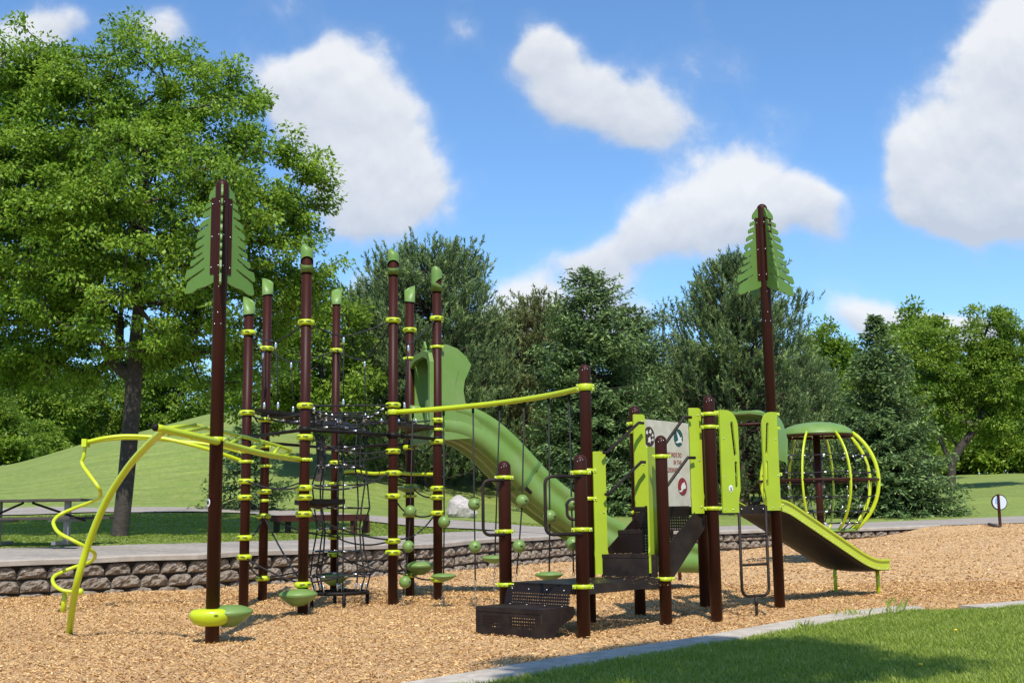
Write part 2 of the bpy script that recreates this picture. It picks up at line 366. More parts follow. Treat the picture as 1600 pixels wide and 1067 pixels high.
prof = {-900: [(10, .45), (20, .7), (35, 1.2), (60, 2.5), (90, 2.5)],
 0: [(17.6, .45), (20.4, .69), (24, .84), (35, 1.33), (38, 1.53), (50, 3.1), (60, 4.0), (75, 4.0), (90, 3)],
 190: [(18.6, .45), (21.2, .69), (24, .84), (35, 1.33), (38, 1.5), (50, 4.1), (60, 5.5), (75, 5.2), (90, 3)],
 350: [(19.5, .45), (22.2, .68), (26, .86), (34.5, 1.3), (38, 1.5), (50, 4.7), (60, 6.6), (70, 6.5), (90, 4)],
 500: [(21, .45), (24.5, .70), (28, .88), (34, 1.2), (38, 1.45), (50, 4.4), (60, 6.2), (75, 5.4), (90, 3.5)],
 700: [(24.3, .47), (28.5, .75), (31, .82), (34, 1.0), (40, 1.3), (50, 3.0), (60, 4.6), (75, 4.2), (90, 3)],
 880: [(27.6, .5), (32, .78), (40, 1.1), (60, 2.0), (90, 3)],
 1130: [(33, .57), (36.5, .72), (45, 1.0), (60, 1.8), (90, 3.5)],
 1330: [(36, .55), (40, .72), (50, 1.3), (60, 1.9), (90, 4)],
 1600: [(38, .64), (42, .82), (50, 1.6), (60, 2.4), (80, 3.5), (110, 4)],
 2600: [(40, .7), (60, 1.6), (110, 4)]}
pk = sorted(prof); Yg = np.linspace(0, 450, 1801)
tab = np.array([np.interp(Yg, *zip(*prof[k])) for k in pk])
ker = np.hanning(17); ker /= ker.sum()
tab = np.array([np.convolve(np.pad(r, 8, 'edge'), ker, 'valid') for r in tab])
def lawnZ(X, Y):
    X = np.asarray(X, float); Y = np.asarray(Y, float); Y2 = np.maximum(Y, 1)
    u = np.clip(800 + F * X / Y2, pk[0], pk[-1]); yi = np.clip(Y2 / .25, 0, 1799); y0 = yi.astype(int); fy = yi - y0
    k = np.clip(np.searchsorted(pk, u) - 1, 0, len(pk) - 2); pa = np.array(pk, float); t = (u - pa[k]) / (pa[k + 1] - pa[k]); t = t * t * (3 - 2 * t) * .5 + t * .5
    g = lambda kk: tab[kk, y0] * (1 - fy) + tab[kk, y0 + 1] * fy
    return g(k) * (1 - t) + g(k + 1) * t
def lawnN(X, Y):
    X = np.asarray(X, float); Y = np.asarray(Y, float); d = Y - yw(X)
    return lawnZ(X, Y) + (.03 * n2(X, Y, .8, 1) + .05 * n2(X, Y, .25, 4)) * sm(4, 10, d)
def sheet(name, Xs, ylo, yhi, nrow, zf, mat, power=1.0):
    T = np.linspace(0, 1, nrow) ** power; V = []
    X = np.repeat(Xs[:, None], nrow, 1); lo = ylo(Xs)[:, None]; hi = yhi(Xs)[:, None]; Y = lo + (hi - lo) * T[None]
    Z = zf(X, Y); V = np.stack([X, Y, Z], 2).reshape(-1, 3); n = len(Xs)
    i, j = np.meshgrid(np.arange(n - 1), np.arange(nrow - 1), indexing='ij'); a = (i * nrow + j).ravel()
    Fa = np.stack([a, a + nrow, a + nrow + 1, a + 1], 1)
    me = npmesh(name, V, Fa, mat, smooth=True); o = bpy.data.objects.new(name, me); COL.objects.link(o); return o
def n2(X, Y, s, seed):
    # cheap smooth value noise from sines
    return (np.sin(X * s + seed) * np.cos(Y * s * 1.13 + seed * 2.1) + np.sin(X * s * 2.3 + Y * s * 1.7 + seed * 3) * .5 + np.cos(Y * s * 3.1 - X * s * 2.7 + seed) * .3) / 1.8
XsW = np.concatenate([np.linspace(-300, -32, 30), np.linspace(-30, 40, 400), np.linspace(42, 300, 30)])
tag(sheet('lawn', XsW, lambda x: yw(x) + .12, lambda x: x * 0 + 420.0, 260, lawnN, m_lawn, 2.0), kind='structure')
XsC = np.linspace(-40, 45, 700)
tag(sheet('wood_chip_ground', XsC, lambda x: yk(x) - .08, lambda x: yw(x) + .25 + .2 * sm(12.5, 13, x), 500, lambda X, Y: chipZ(X, Y) + .012 * n2(X, Y, 2.1, 2) + .008 * n2(X, Y, 6.3, 5), m_chipg, 1.2), kind='structure')
tag(sheet('front_lawn', np.linspace(-60, 60, 500), lambda x: x * 0 - 40, lambda x: ykn(x, .30), 200, lambda X, Y: .03 + .012 * n2(X, Y, 1.5, 3) + .0 * X, m_lawnf), kind='structure')
bl = MB(); bl.quad((-600, -600, -.4), (600, -600, -.4), (600, 420, -.4), (-600, 420, -.4)); tag(bl.build('ground', m_lawn), kind='structure')
# ---- paths
pfar_x = [-60, -20] + [at(p, 800, Y).x for p, Y in ((0, 20.3), (190, 21.2), (350, 22.4), (500, 24.4), (700, 28.3), (880, 31.8), (1130, 36), (1330, 39.6), (1600, 42.2))] + [70]
pfar_y = [-1, 13.4] + [20.3, 21.2, 22.4, 24.4, 28.3, 31.8, 36, 39.6, 42.2] + [57]
def ypf(X): return np.interp(X, pfar_x, pfar_y)
XsP = np.linspace(-30, 45, 500)
tag(sheet('asphalt_path', XsP, lambda x: yw(x) + .36 - .1 * sm(12.5, 13, x), ypf, 14, lambda X, Y: lawnN(X, Y) + .03, m_path), kind='structure')
s1x = [-60, -20] + [at(p, 800, Y).x for p, Y in ((0, 35), (350, 34), (600, 31.5), (760, 30), (880, 29.5))]; s1y = [35, 35, 35, 34, 31.5, 30, 29.5]
s2x = [-60, -20] + [at(p, 800, Y).x for p, Y in ((0, 38), (350, 37), (600, 34.5), (760, 33.2), (880, 31.5))]; s2y = [38, 38, 38, 37, 34.5, 33.2, 31.5]
tag(sheet('far_path', np.linspace(-45, 1.3, 200), lambda x: np.interp(x, s1x, s1y), lambda x: np.interp(x, s2x, s2y), 10, lambda X, Y: lawnN(X, Y) + .035, m_path), kind='structure')

# ---- retaining wall: coping + split-face blocks
pts = []
Xd = np.linspace(-22, 13.0, 3000); Yd = yw(Xd); ds = np.concatenate([[0], np.cumsum(np.hypot(np.diff(Xd), np.diff(Yd)))])
# smoothed line
def wline(s_): return Vector((float(np.interp(s_, ds, Xd)), float(np.interp(s_, ds, Yd)), 0))
def wdir(s_): a = wline(s_ + .6) - wline(s_ - .6); return a.normalized()
rw = thing('retaining_wall', 'low retaining wall of rough brown split-face blocks between wood chips and path', 'wall', wline(ds[-1] * .4))
bm_ = MB(); tot = ds[-1]
for row in range(3):
    s_ = row * .23
    while s_ < tot - .5:
        wdt = .40 + random.random() * .08
        c = wline(s_ + wdt / 2); t = wdir(s_ + wdt / 2); nn_ = Vector((t.y, -t.x, 0))
        ztop = float(lawnZ(c.x, c.y + .3)) - .0
        zb = ztop - .045 - .205 * (row + 1); 
        if row == 2 and zb + .2 < float(chipZ(c.x, c.y)) - .02: s_ += wdt; continue
        nx, nz = 12, 8; base = len(bm_.v); h_ = .2; sd_ = random.random() * 90
        for iz in range(nz):
            for ix in range(nx):
                a = ix / (nx - 1) * 2 - 1; b = iz / (nz - 1) * 2 - 1
                edge = max(abs(a) ** 4, abs(b) ** 4)
                taper = 1 - .24 * max(0, b) ** 1.3 + .02 * math.sin(sd_ * 3)
                blg = (1 - edge) * .068 * (.8 + .3 * math.sin(sd_)) + .022 * math.sin(a * 5 + sd_) * math.cos(b * 4 + sd_ * 1.7) + random.uniform(-.016, .016)
                if ix in (0, nx - 1) or iz in (0, nz - 1): blg = -.03
                bm_.v.append(c + t * (a * wdt * .49 * taper) + nn_ * (blg - .02) + Vector((0, 0, zb + (b + 1) / 2 * h_ * (1 - .16 * abs(a) ** 3 * (b > 0)))))
        for iz in range(nz - 1):
            for ix in range(nx - 1): bm_.face((base + iz * nx + ix, base + iz * nx + ix + 1, base + (iz + 1) * nx + ix + 1, base + (iz + 1) * nx + ix), False)
        s_ += wdt
bm_.build('block_courses', m_stone, rw)
bk = MB(); cp = MB(); ns = 260
for i in range(ns + 1):
    s_ = i / ns * tot; c = wline(s_); t = wdir(s_); nn_ = Vector((t.y, -t.x, 0)); zt = float(lawnZ(c.x, c.y + .3))
    bk.v += [c - nn_ * .06 + Vector((0, 0, -.2)), c - nn_ * .06 + Vector((0, 0, zt))]
    if i: k = len(bk.v); bk.face((k - 4, k - 2, k - 1, k - 3))
    o_ = [(.07, -.04), (.075, .03), (.06, .05), (-.34, .055), (-.36, -.04)]
    for (a, b) in o_: cp.v.append(c + nn_ * a + Vector((0, 0, zt + b)))
    if i:
        k = len(cp.v) - 10
        for j in range(5): cp.face((k + j, k + 5 + j, k + 5 + (j + 1) % 5, k + (j + 1) % 5))
bk.build('wall_core', material('dark_wall_backing', (.03, .022, .016), .95), rw); cp.build('coping', m_conc, rw)  # dark sheet behind the blocks, visible through their gaps

# ---- front kerb
kb = MB(); kpx = np.concatenate([np.linspace(-14, xy(1435, 950)[0], 160)])
def kerb(xs, name, label):
    k_ = MB(); 
    for i, x in enumerate(xs):
        c = Vector((x, float(yk(x)), 0)); t = (Vector((x + .3, float(yk(x + .3)), 0)) - Vector((x - .3, float(yk(x - .3)), 0))).normalized(); nn_ = Vector((t.y, -t.x, 0))
        zz = .055 + .004 * math.sin(x * 3)
        for (a, b) in ((-.06, -.1), (-.06, zz - .02), (-.045, zz), (.30, zz), (.315, zz - .02), (.315, -.1)): k_.v.append(c + nn_ * a + Vector((0, 0, b)))
        if i:
            b0 = len(k_.v) - 12
            for j in range(5): k_.face((b0 + j, b0 + j + 1, b0 + 6 + j + 1, b0 + 6 + j))
        if i in (0, len(xs) - 1):
            b0 = len(k_.v) - 6; k_.face(tuple(b0 + j for j in range(6)) if i == 0 else tuple(b0 + j for j in range(6))[::-1])
    return tag(k_.build(name, m_kerb), kind='structure')
e1 = xy(1430, 953)[0]; e2_ = xy(1500, 953)[0]
xs_ = np.linspace(-14, e1, 9)
joints = list(np.arange(-14, e1, 1.8)) + [e1]
for a, b in zip(joints[:-1], joints[1:]): kerb(np.linspace(a + .006, b - .006, 14), 'kerb', '')
joints = list(np.arange(e2_, 30, 1.8))
for a, b in zip(joints[:-1], joints[1:]): kerb(np.linspace(a + .006, b - .006, 10), 'kerb', '')

# ---- wood chips as real flakes
def chips(nn, x0, x1, y0, y1, s0, s1):
    X = rng.uniform(x0, x1, nn); Y = y0 + (y1 - y0) * rng.random(nn) ** 1.25
    ok = (Y > yk(X) + .02) & (Y < yw(X) - .05); ok &= np.abs(X / Y) < .60; X, Y = X[ok], Y[ok]; k = len(X)
    Z = chipZ(X, Y) + .012 * n2(X, Y, 2.1, 2) + .008 * n2(X, Y, 6.3, 5) + rng.uniform(.002, .018, k)
    az = rng.uniform(0, 2 * np.pi, k); tl = rng.normal(0, .33, k)
    U = np.stack([np.cos(az) * np.cos(tl), np.sin(az) * np.cos(tl), np.sin(tl)], 1)
    W = nrmz(np.cross(U, nrmz(np.stack([rng.normal(0, .4, k), rng.normal(0, .4, k), np.ones(k)], 1))))
    ln = rng.uniform(s0, s1, k)[:, None] * (1 + .3 * (rng.random((k, 1)) > .93)); wd = ln * rng.uniform(.22, .5, (k, 1)); C = np.stack([X, Y, Z], 1)
    V = np.stack([C - U * ln / 2 - W * wd / 2, C + U * ln / 2 - W * wd * .4, C + U * ln * .45 + W * wd / 2, C - U * ln / 2 + W * wd * .35], 1).reshape(-1, 3)
    return V, np.clip(rng.beta(2.6, 2.2, k) + .09 * n2(X, Y, .9, 3) + .05 * n2(X, Y, 2.7, 6), 0, 1)
A = chips(330000, -7.5, 8.5, 6.5, 19, .014, .034); B = chips(120000, -14, 19, 16, 38, .028, .06)
V = np.concatenate([A[0], B[0]])
def onplate(P0, P1, P2, z, n_, bias):
    a_, b_ = rng.random(n_), rng.random(n_) ** bias; P = np.array([P0.x, P0.y])[None] + a_[:, None] * np.array([P1.x - P0.x, P1.y - P0.y])[None] + b_[:, None] * np.array([P2.x - P0.x, P2.y - P0.y])[None]
    az = rng.uniform(0, 6.28, n_); U = np.stack([np.cos(az), np.sin(az), az * 0 + .1], 1); W = np.stack([-np.sin(az), np.cos(az), az * 0 + .1], 1); C = np.concatenate([P, np.full((n_, 1), z)], 1)
    ln = rng.uniform(.012, .032, (n_, 1)); return np.stack([C - U * ln / 2, C - W * ln * .15, C + U * ln / 2, C + W * ln * .18], 1).reshape(-1, 3)
def _c(px, py): x, y = xy(px, py); return Vector((x, y + .06, 0))
f_, r_q, t_q, b_q, p_q = _c(913, 996), _c(1042.5, 977), _c(923, 973), _c(1001.5, 962), _c(1121.5, 970.5)
X1 = onplate(t_q, r_q, f_, .486, 170, 2.2); us_ = (b_q - t_q + p_q - r_q) / 2
X2 = onplate(t_q.lerp(r_q, .15) + us_ * .10, r_q.lerp(t_q, .15) + us_ * .10, t_q.lerp(r_q, .15) + us_ * .33, .455 + .2483 + .012, 60, 1.5)
X3 = onplate(t_q.lerp(r_q, .15) + us_ * .42, r_q.lerp(t_q, .15) + us_ * .42, t_q.lerp(r_q, .15) + us_ * .66, .455 + .4966 + .012, 50, 1.5)
V = np.concatenate([V, X1, X2, X3]); A = (A[0], np.concatenate([A[1]])); B = (B[0], np.concatenate([B[1], rng.random((len(X1) + len(X2) + len(X3)) // 4) * .4 + .6]))
o = link('wood_chips', npmesh('wood_chips', V, np.arange(len(V)).reshape(-1, 4), L_chip, np.concatenate([A[1], B[1]])))
tag(o, 'loose tan wood chips covering the play area', 'wood chips', kind='stuff')
# ---- front grass blades
def blades(X, Y, Zf, h0, h1, wd):
    k = len(X); hh = rng.uniform(h0, h1, k); az = rng.uniform(0, 2 * np.pi, k); lean = rng.uniform(.1, .7, k) * hh
    C = np.stack([X, Y, Zf - .005], 1); S = np.stack([np.cos(az), np.sin(az), np.zeros(k)], 1) * wd / 2
    ln = np.stack([np.cos(az + 1.3) * lean, np.sin(az + 1.3) * lean, np.zeros(k)], 1); upv = np.array([0, 0, 1.0])
    V = np.stack([C - S, C + S, C + S * .8 + ln * .35 + upv * (hh * .6)[:, None], C + ln + upv * (hh * .95)[:, None]], 1).reshape(-1, 3)
    return V
k = 400000; X = rng.uniform(-2, 8, k); Y = rng.uniform(6.8, 15, k); ok = (Y < ykn(X, .30) + .03 * np.sin(X * 9) + rng.normal(0, .025, len(X))) & (np.abs(X / Y) < .52); X, Y = X[ok], Y[ok]
clump = n2(X, Y, 3.3, 8) * .5 + n2(X, Y, 9, 2) * .4
V = blades(X, Y, .03 + .012 * n2(X, Y, 1.5, 3), .02, .05, .0055)
o = link('grass', npmesh('grass', V, np.arange(len(V)).reshape(-1, 4), L_grass, np.clip(rng.beta(2, 2.2, len(X)) + clump * .22, 0, 1)))
tag(o, 'short mown grass in front of the concrete kerb', 'grass', kind='stuff')
k = 130000; Yt = 17 + 17 * rng.random(k) ** 1.2; X = rng.uniform(-.52, .52, k) * Yt; 
d_ = Yt - yw(X); ok = (d_ > .6) & ~((Yt < ypf(X) + .03) & (Yt > yw(X))) & ~((X < 1.4) & (Yt > np.interp(X, s1x, s1y) - .03) & (Yt < np.interp(X, s2x, s2y) + .05)); X, Yt = X[ok], Yt[ok]
sc_ = .6 + Yt / 30; hh = rng.uniform(.010, .024, len(X)) * sc_; az = rng.uniform(0, 2 * np.pi, len(X)); C = np.stack([X, Yt, lawnN(X, Yt) - .01], 1); S = np.stack([np.cos(az), np.sin(az), az * 0], 1) * (rng.uniform(.012, .03, len(X)) * sc_)[:, None]; up_ = np.stack([rng.normal(0, .3, len(X)) * hh, rng.normal(0, .3, len(X)) * hh, hh], 1)
V = np.stack([C - S, C + S, C + S * .6 + up_, C - S * .5 + up_ * .8], 1).reshape(-1, 3); tn = np.clip(.42 + rng.normal(0, .13, len(X)) + .16 * n2(X, Yt, .35, 2) + .1 * n2(X, Yt, 1.3, 7), 0, 1)
o = link('lawn_grass', npmesh('lawn_grass', V, np.arange(len(V)).reshape(-1, 4), L_lawn, tn)); tag(o, 'mown grass of the lawn and mound beyond the path', 'grass', kind='stuff')
# taller weeds round the kerb gap
def weeds(px, py, n_, rad, h1, seed):
    c = G(px, py); rr = rng.normal(0, rad, n_); X = c.x + rr; Y = c.y + rng.normal(0, .06, n_)
    V = blades(X, Y, X * 0 + .03, .06, h1, .006)
    o = link('weed_clump', npmesh('weed_clump', V, np.arange(len(V)).reshape(-1, 4), L_grass, rng.uniform(.2, 1, n_))); return o
tag(weeds(1335, 968, 45, .15, .12, 1), 'tall green weeds growing over the kerb left of its gap', kind='stuff')
tag(weeds(1398, 962, 40, .11, .22, 2), 'thin tall grass stalks at the rounded end of the kerb by its gap', kind='stuff')
tag(weeds(1262, 992, 50, .06, .14, 3), 'small grass tuft beside the sunlit stretch of kerb near the tree shade', kind='stuff')
for (px, py, lb) in ((1440, 1057, 'yellow dandelion low in the grass at the bottom of the lawn'), (1494, 999, 'yellow dandelion in the grass higher up the lawn near the kerb')):
    c = G(px, py); t = thing('dandelion', lb, 'flower', (c.x, c.y, .03))
    MB().sphere((c.x, c.y, .085), .018, 8, 5, .5).build('flower_head', m_yellow, t); MB().tube([(c.x, c.y, .02), (c.x, c.y, .08)], .002, 4).build('stem', L_grass, t)

# ------------------------------------------------------------------ shared play parts
def post_mesh(h, r=.0635, dome=True):
    b = MB(); p = [(r, -.1), (r, h - r)] if dome else [(r, -.1), (r, h)]
    if dome: p += [(r * math.cos(a), h - r + r * math.sin(a)) for a in np.linspace(.15, 1.5, 8)]
    return b.lathe(p, (0, 0, 0), 22).mesh('post', m_post)
def post(parent, X, Y, ztop, dome=True):
    me = post_mesh(ztop, .0635, dome); o = link('post', me, parent, (X, Y, 0)); return o
# climbing grip: fat pill around a post, finger-slot shade put on as dark ovals
def grip_mesh():
    b = MB(); prof_ = [(.70, -.036), (.90, -.030), (1.0, -.012), (1.0, .012), (.90, .030), (.70, .036)]
    b.lathe(prof_, (0, 0, 0), 24, .105, .092)
    b.mi = 1
    for sg in (1, -1):
        out_ = [(.034 * math.cos(a) + sg * .0, .011 * math.sin(a)) for a in np.linspace(0, 2 * math.pi, 14, endpoint=False)]
        b.poly([out_], (sg * .045, -.0835, .004), (1, sg * .22, 0), (0, 0, 1), .006)
    return b.mesh('climbing_grip', [m_lime, m_limed])
m_limed = material('slot_shade_lime', (.10, .13, .01), .6)
GRIP = grip_mesh()
def clamp_mesh():
    b = MB(); b.lathe([(.069, -.02), (.0735, -.018), (.0735, .018), (.069, .02)], (0, 0, 0), 24)
    for sg in (-1, 1): b.box((sg * .083, -.01, 0), (.016, 0, 0), (0, .014, 0), (0, 0, .018))
    b.mi = 1
    for sg in (-1, 1): b.sphere((sg * .088, -.028, 0), .0085, 8, 5)
    b.sphere((.012, -.076, 0), .006, 8, 5)
    return b.mesh('clamp', [m_lime, m_steel])
CLAMP = clamp_mesh()
def cone(pts, sag=0, n=12):
    a, b = Vector(pts[0]), Vector(pts[1]); return [a.lerp(b, i / n) + Vector((0, 0, -sag * 4 * (i / n) * (1 - i / n))) for i in range(n + 1)]
def ferr(b, p, d=(0, 0, 1), l=.035, r=.013):
    d = Vector(d).normalized(); p = Vector(p); b.tube([p - d * l, p - d * l * .5, p + d * l * .5, p + d * l], [r * .6, r, r, r * .6], 7)

# ------------------------------------------------------------------ climbing tower
PB = {'A': (378.5, 949), 'B': (408.5, 939), 'C': (471.5, 960), 'E': (521, 926), 'G': (613, 946), 'H': (640, 931.5), 'I': (684, 937.5)}
PT = {'A': 462, 'B': 433, 'C': 384, 'E': 450, 'G': 391, 'H': 445, 'I': 419}
XY = {k: xy(*v) for k, v in PB.items()}
for k in PB:   # centre of post is one radius behind the front of its base
    XY[k] = (XY[k][0], XY[k][1] + .06)
grips = {'A': [520, 645, 752, 777, 840, 870], 'B': [545, 656, 768, 806, 903], 'C': [504, 634, 683, 762, 777, 803, 913], 'E': [548, 723, 839, 866],
 'G': [501, 633, 705, 739, 775, 845, 863], 'H': [516, 699, 760, 804, 898], 'I': [498, 657, 690, 763, 777, 801.5, 905]}
clamps = {'A': [706, 721], 'B': [698, 728, 782], 'C': [718], 'E': [755], 'G': [645], 'H': [560, 775], 'I': [542, 671]}
tw = thing('climbing_tower', 'tall climbing tower of brown posts with lime grips, black ropes and green bamboo caps', 'climbing frame', (XY['C'][0] + .2, 15.6, 0))
def slant_cap(kind, h, zt, ang):
    """green bamboo-end sleeve: slant-cut, or with an open notch; ang = direction the cut faces"""
    b = MB(); n = 28; r = .079
    def ring(zf, k=1.0):
        i0 = len(b.v)
        for j in range(n):
            a = 2 * math.pi * j / n; b.v.append(Vector((math.cos(a) * r * k, math.sin(a) * r * k, zf(a))))
        return i0
    def skin(i0, i1, sel=lambda a: True, flip=False):
        for j in range(n):
            if sel(2 * math.pi * (j + .5) / n):
                q_ = (i0 + j, i0 + (j + 1) % n, i1 + (j + 1) % n, i1 + j); b.face(q_[::-1] if flip else q_, True)
    top_cut = lambda a: h - .058 - .052 * math.cos(a - ang)
    if kind == 'slant':
        i0 = ring(lambda a: .012 * math.cos(a + ang)); i1 = ring(lambda a: top_cut(a)); skin(i0, i1)
        i2 = ring(lambda a: top_cut(a) - .004, .93); skin(i1, i2)
        i3 = ring(lambda a: top_cut(a) - .022, .90); skin(i2, i3); b.face(tuple(i3 + j for j in range(n)))
    else:
        i0 = ring(lambda a: 0); f = lambda a: max(0, math.cos(a - ang)) ** .7
        lo = lambda a: h * (.37 - .13 * f(a)); hi = lambda a: h * (.37 + .20 * f(a))
        i1 = ring(lo); skin(i0, i1); i2 = ring(hi); i3 = ring(lambda a: h * .80 - .02 * math.cos(a - ang)); skin(i2, i3)
        for (kk, hf) in ((.96, .88), (.85, .94), (.62, .985), (.3, 1.0)):
            i4 = ring(lambda a: h * hf - .028 * math.cos(a - ang - 1.0), kk); skin(i3, i4); i3 = i4
        b.face(tuple(i3 + j for j in range(n)))
        j0 = ring(lo, .93); skin(i0, j0, flip=True); j1 = ring(hi, .93); j2 = ring(lambda a: h * .8, .93); skin(j1, j2, flip=True)
    return b.mesh('post_cap', m_green)
caps = {'A': ('slant', -.5), 'B': ('slant', -.7), 'C': ('notch', -1.35), 'E': ('slant', -1.57), 'G': ('notch', -1.5), 'H': ('slant', -2.3), 'I': ('notch', -.1)}
lab = {'A': 'brown climbing post partly behind the left tree panel', 'C': 'tall front brown post with green disc seat at its foot', 'G': 'tall front brown post carrying the lime beam'}
POSTS = {}
for k in 'ABCEGHI':
    X, Y = XY[k]; zt = Zp(X, Y, PT[k]); ch = .35 if caps[k][0] == 'notch' else .26
    p = post(tw, X, Y, zt - (.15 if caps[k][0] == 'notch' else .15), False); POSTS[k] = p
    if k in lab: p['label'] = lab[k]
    link('post_cap', slant_cap(caps[k][0], ch, zt, caps[k][1]), p, (X, Y, zt - ch))
    for i, g in enumerate(grips[k]): link('climbing_grip', GRIP, p, (X, Y, Zp(X, Y, g)), rotz=(-.5, .35, 0, .6, -.25)[(i + ord(k)) % 5])
    for i, g in enumerate(clamps[k]): link('clamp', CLAMP, p, (X, Y, Zp(X, Y, g)), rotz=.4 * i)
def pp(k, y, off=(0, 0)):   # a point on a post at image height y
    X, Y = XY[k]; return Vector((X + off[0], Y + off[1], Zp(X, Y, y)))
def rope(name, pts, r=.0105, fer=(), parent=tw):
    b = MB(); b.tube(pts, r, 6); b.mi = 1
    for f in fer: ferr(b, *f)
    return b.build(name, [m_rope, m_steel], parent)
def seg(k1, y1, k2, y2, sag=.06, r=.0105, fer=False):
    a, c = pp(k1, y1), pp(k2, y2); d = (c - a).normalized(); a = a + d * .09; c = c - d * .09
    P_ = cone((a, c), sag); rope('rope', P_, r, [(P_[6], P_[7] - P_[5])] if fer else [])
# upper Y-nodes with droppers
for (k1, y1, k2, y2, nx, ny, dx, dy) in (('A', 520, 'C', 504, 431, 534, 434.5, 634), ('C', 504, 'G', 501, 537, 526, 536.6, 629), ('A', 521, 'B', 545, 411, 550, 413, 634),
        ('E', 548, 'G', 503, 570, 564, 571, 651), ('G', 501, 'I', 498, 638, 539, 632, 634), ('E', 548, 'B', 545, 455, 566, 458, 640)):
    a, c = pp(k1, y1), pp(k2, y2); t = (nx - PB[k1][0]) / (PB[k2][0] - PB[k1][0]); t = min(max(t, .15), .85)
    Yn = a.y + (c.y - a.y) * t + (15.6 - (a.y + c.y) / 2) * .35; nd_ = at(nx, ny, Yn); lo = at(dx, dy, Yn)
    rope('rope', cone((a + (nd_ - a).normalized() * .08, nd_), .02)); rope('rope', cone((nd_, c + (nd_ - c).normalized() * .08), .02))
    rope('rope', [nd_, lo], .008, [(nd_ - Vector((0, 0, .05)), (0, 0, 1), .05, .016), (lo, (0, 0, 1), .05, .016)])
for s_ in (('C', 683, 'G', 705, .10), ('C', 762, 'G', 739, .10), ('C', 803, 'G', 845, .05), ('C', 913, 'G', 863, .07), ('A', 870, 'C', 913, .03), ('A', 840, 'B', 806, .1), ('A', 752, 'C', 762, .05),
    ('B', 903, 'E', 866, .07), ('E', 866, 'H', 898, .06), ('G', 845, 'I', 801.5, .10), ('G', 863, 'H', 898, .05), ('H', 804, 'I', 801.5, .04), ('H', 898, 'I', 905, .03), ('E', 839, 'G', 845, .08), ('B', 768, 'E', 723, .08),
    ('A', 870, 'B', 903, .05), ('B', 806, 'C', 913, .04), ('I', 690, 'H', 699, .1), ('I', 777, 'H', 760, .06), ('B', 806, 'E', 839, .05), ('C', 634, 'G', 633, .0), ('E', 723, 'H', 699, .05), ('A', 645, 'B', 656, .02), ('G', 775, 'H', 804, .04), ('H', 760, 'E', 723, .09), ('C', 777, 'E', 839, .1)):
    seg(*s_[:4], sag=s_[4], r=.0115, fer=(s_[4] > .09))
# perimeter tube at platform height
zpl = Zp(*XY['C'], 671)
for a, c in (('A', 'C'), ('C', 'G'), ('G', 'I'), ('I', 'H'), ('H', 'E'), ('E', 'B'), ('B', 'A')):
    p, q_ = Vector((*XY[a], zpl)), Vector((*XY[c], zpl)); off = Vector((0, -.0, 0))
    b = MB().tube([p, q_], .022, 10); b.tube([p - Vector((0, 0, .035)), p + Vector((0, 0, .035))], .074, 14); b.build('platform_tube', m_black, tw)
# centre net column
cx0 = at(532, 800, 15.65); CX, CY = cx0.x, 15.65; rc = .34; nv = 8
zl = [Zp(CX, CY, y) for y in (925, 898, 860, 826, 793, 758, 728, 700, 670, 652)]
nb_ = MB(); nf = []
ringp = []
for li, z in enumerate(zl):
    rr_ = rc * (1 + .12 * math.sin(li * 1.7)) if 0 < li < 8 else rc
    rg = [Vector((CX + rr_ * math.cos(2 * math.pi * j / nv + .25) * random.uniform(.93, 1.07), CY + rr_ * math.sin(2 * math.pi * j / nv + .25), z + random.uniform(-.012, .012))) for j in range(nv)]
    ringp.append(rg)
    if li: nb_.tube([p + (q2 - p) * 0 for p in rg for q2 in [p]], .0095, 6, closed=True)
for j in range(nv):
    nb_.tube([ringp[i][j] for i in range(len(zl))], .0105, 6)
nb_.mi = 1
for li in range(1, len(zl)):
    for j in range(nv):
        ferr(nb_, ringp[li][j] + (ringp[li][(j + 1) % nv] - ringp[li][j]) * .12, ringp[li][(j + 1) % nv] - ringp[li][j], .03, .014)
for j in range(nv): ferr(nb_, ringp[0][j] + Vector((0, 0, .06)), (0, 0, 1), .05, .014)
tag(nb_.build('net_column', [m_rope, m_steel], tw), 'tubular climbing net of black rope with silver ferrules')
bs = MB(); bs.tube([(CX + .36 * math.cos(a), CY + .36 * math.sin(a), zl[0]) for a in np.linspace(0, 2 * math.pi, 24, endpoint=False)], .024, 8, closed=True)
for a in (.3, 1.9, 3.4, 5.0): bs.tube([(CX + .36 * math.cos(a), CY + .36 * math.sin(a), zl[0]), (CX + .36 * math.cos(a), CY + .36 * math.sin(a), -.05)], .024, 8)
bs.build('net_base_ring', m_black, tw)
# web at platform height
wb = MB(); zt_ = Zp(CX, CY, 655)
order = ['C', 'G', 'I', 'H', 'E', 'B', 'A']; rad = []
for k in order:
    c = Vector((*XY[k], Zp(*XY[k], {'A': 645, 'B': 656, 'C': 634, 'E': 660, 'G': 633, 'H': 655, 'I': 657}[k]))); d = Vector((CX, CY, 0)) - Vector((c.x, c.y, 0)); L_ = d.length; d.normalize()
    inn = Vector((CX, CY, zt_)) - d * rc; P_ = cone((c + d * .08, inn), .03, 8); rad.append(P_); wb.tube(P_, .011, 6)
for t_ in (2, 4, 6):
    for i in range(len(rad)):
        a, c = rad[i][t_], rad[(i + 1) % len(rad)][t_]; wb.tube(cone((a, c), .03, 4), .010, 6)
wb.mi = 1
for t_ in (2, 4, 6, 8):
    for i in range(len(rad)): ferr(wb, rad[i][t_] + Vector((0, 0, .01)), (rad[i][0] - rad[i][8]) if i % 2 else (0, 0, 1), .04, .017)
wb.build('rope_web', [m_rope, m_steel], tw)
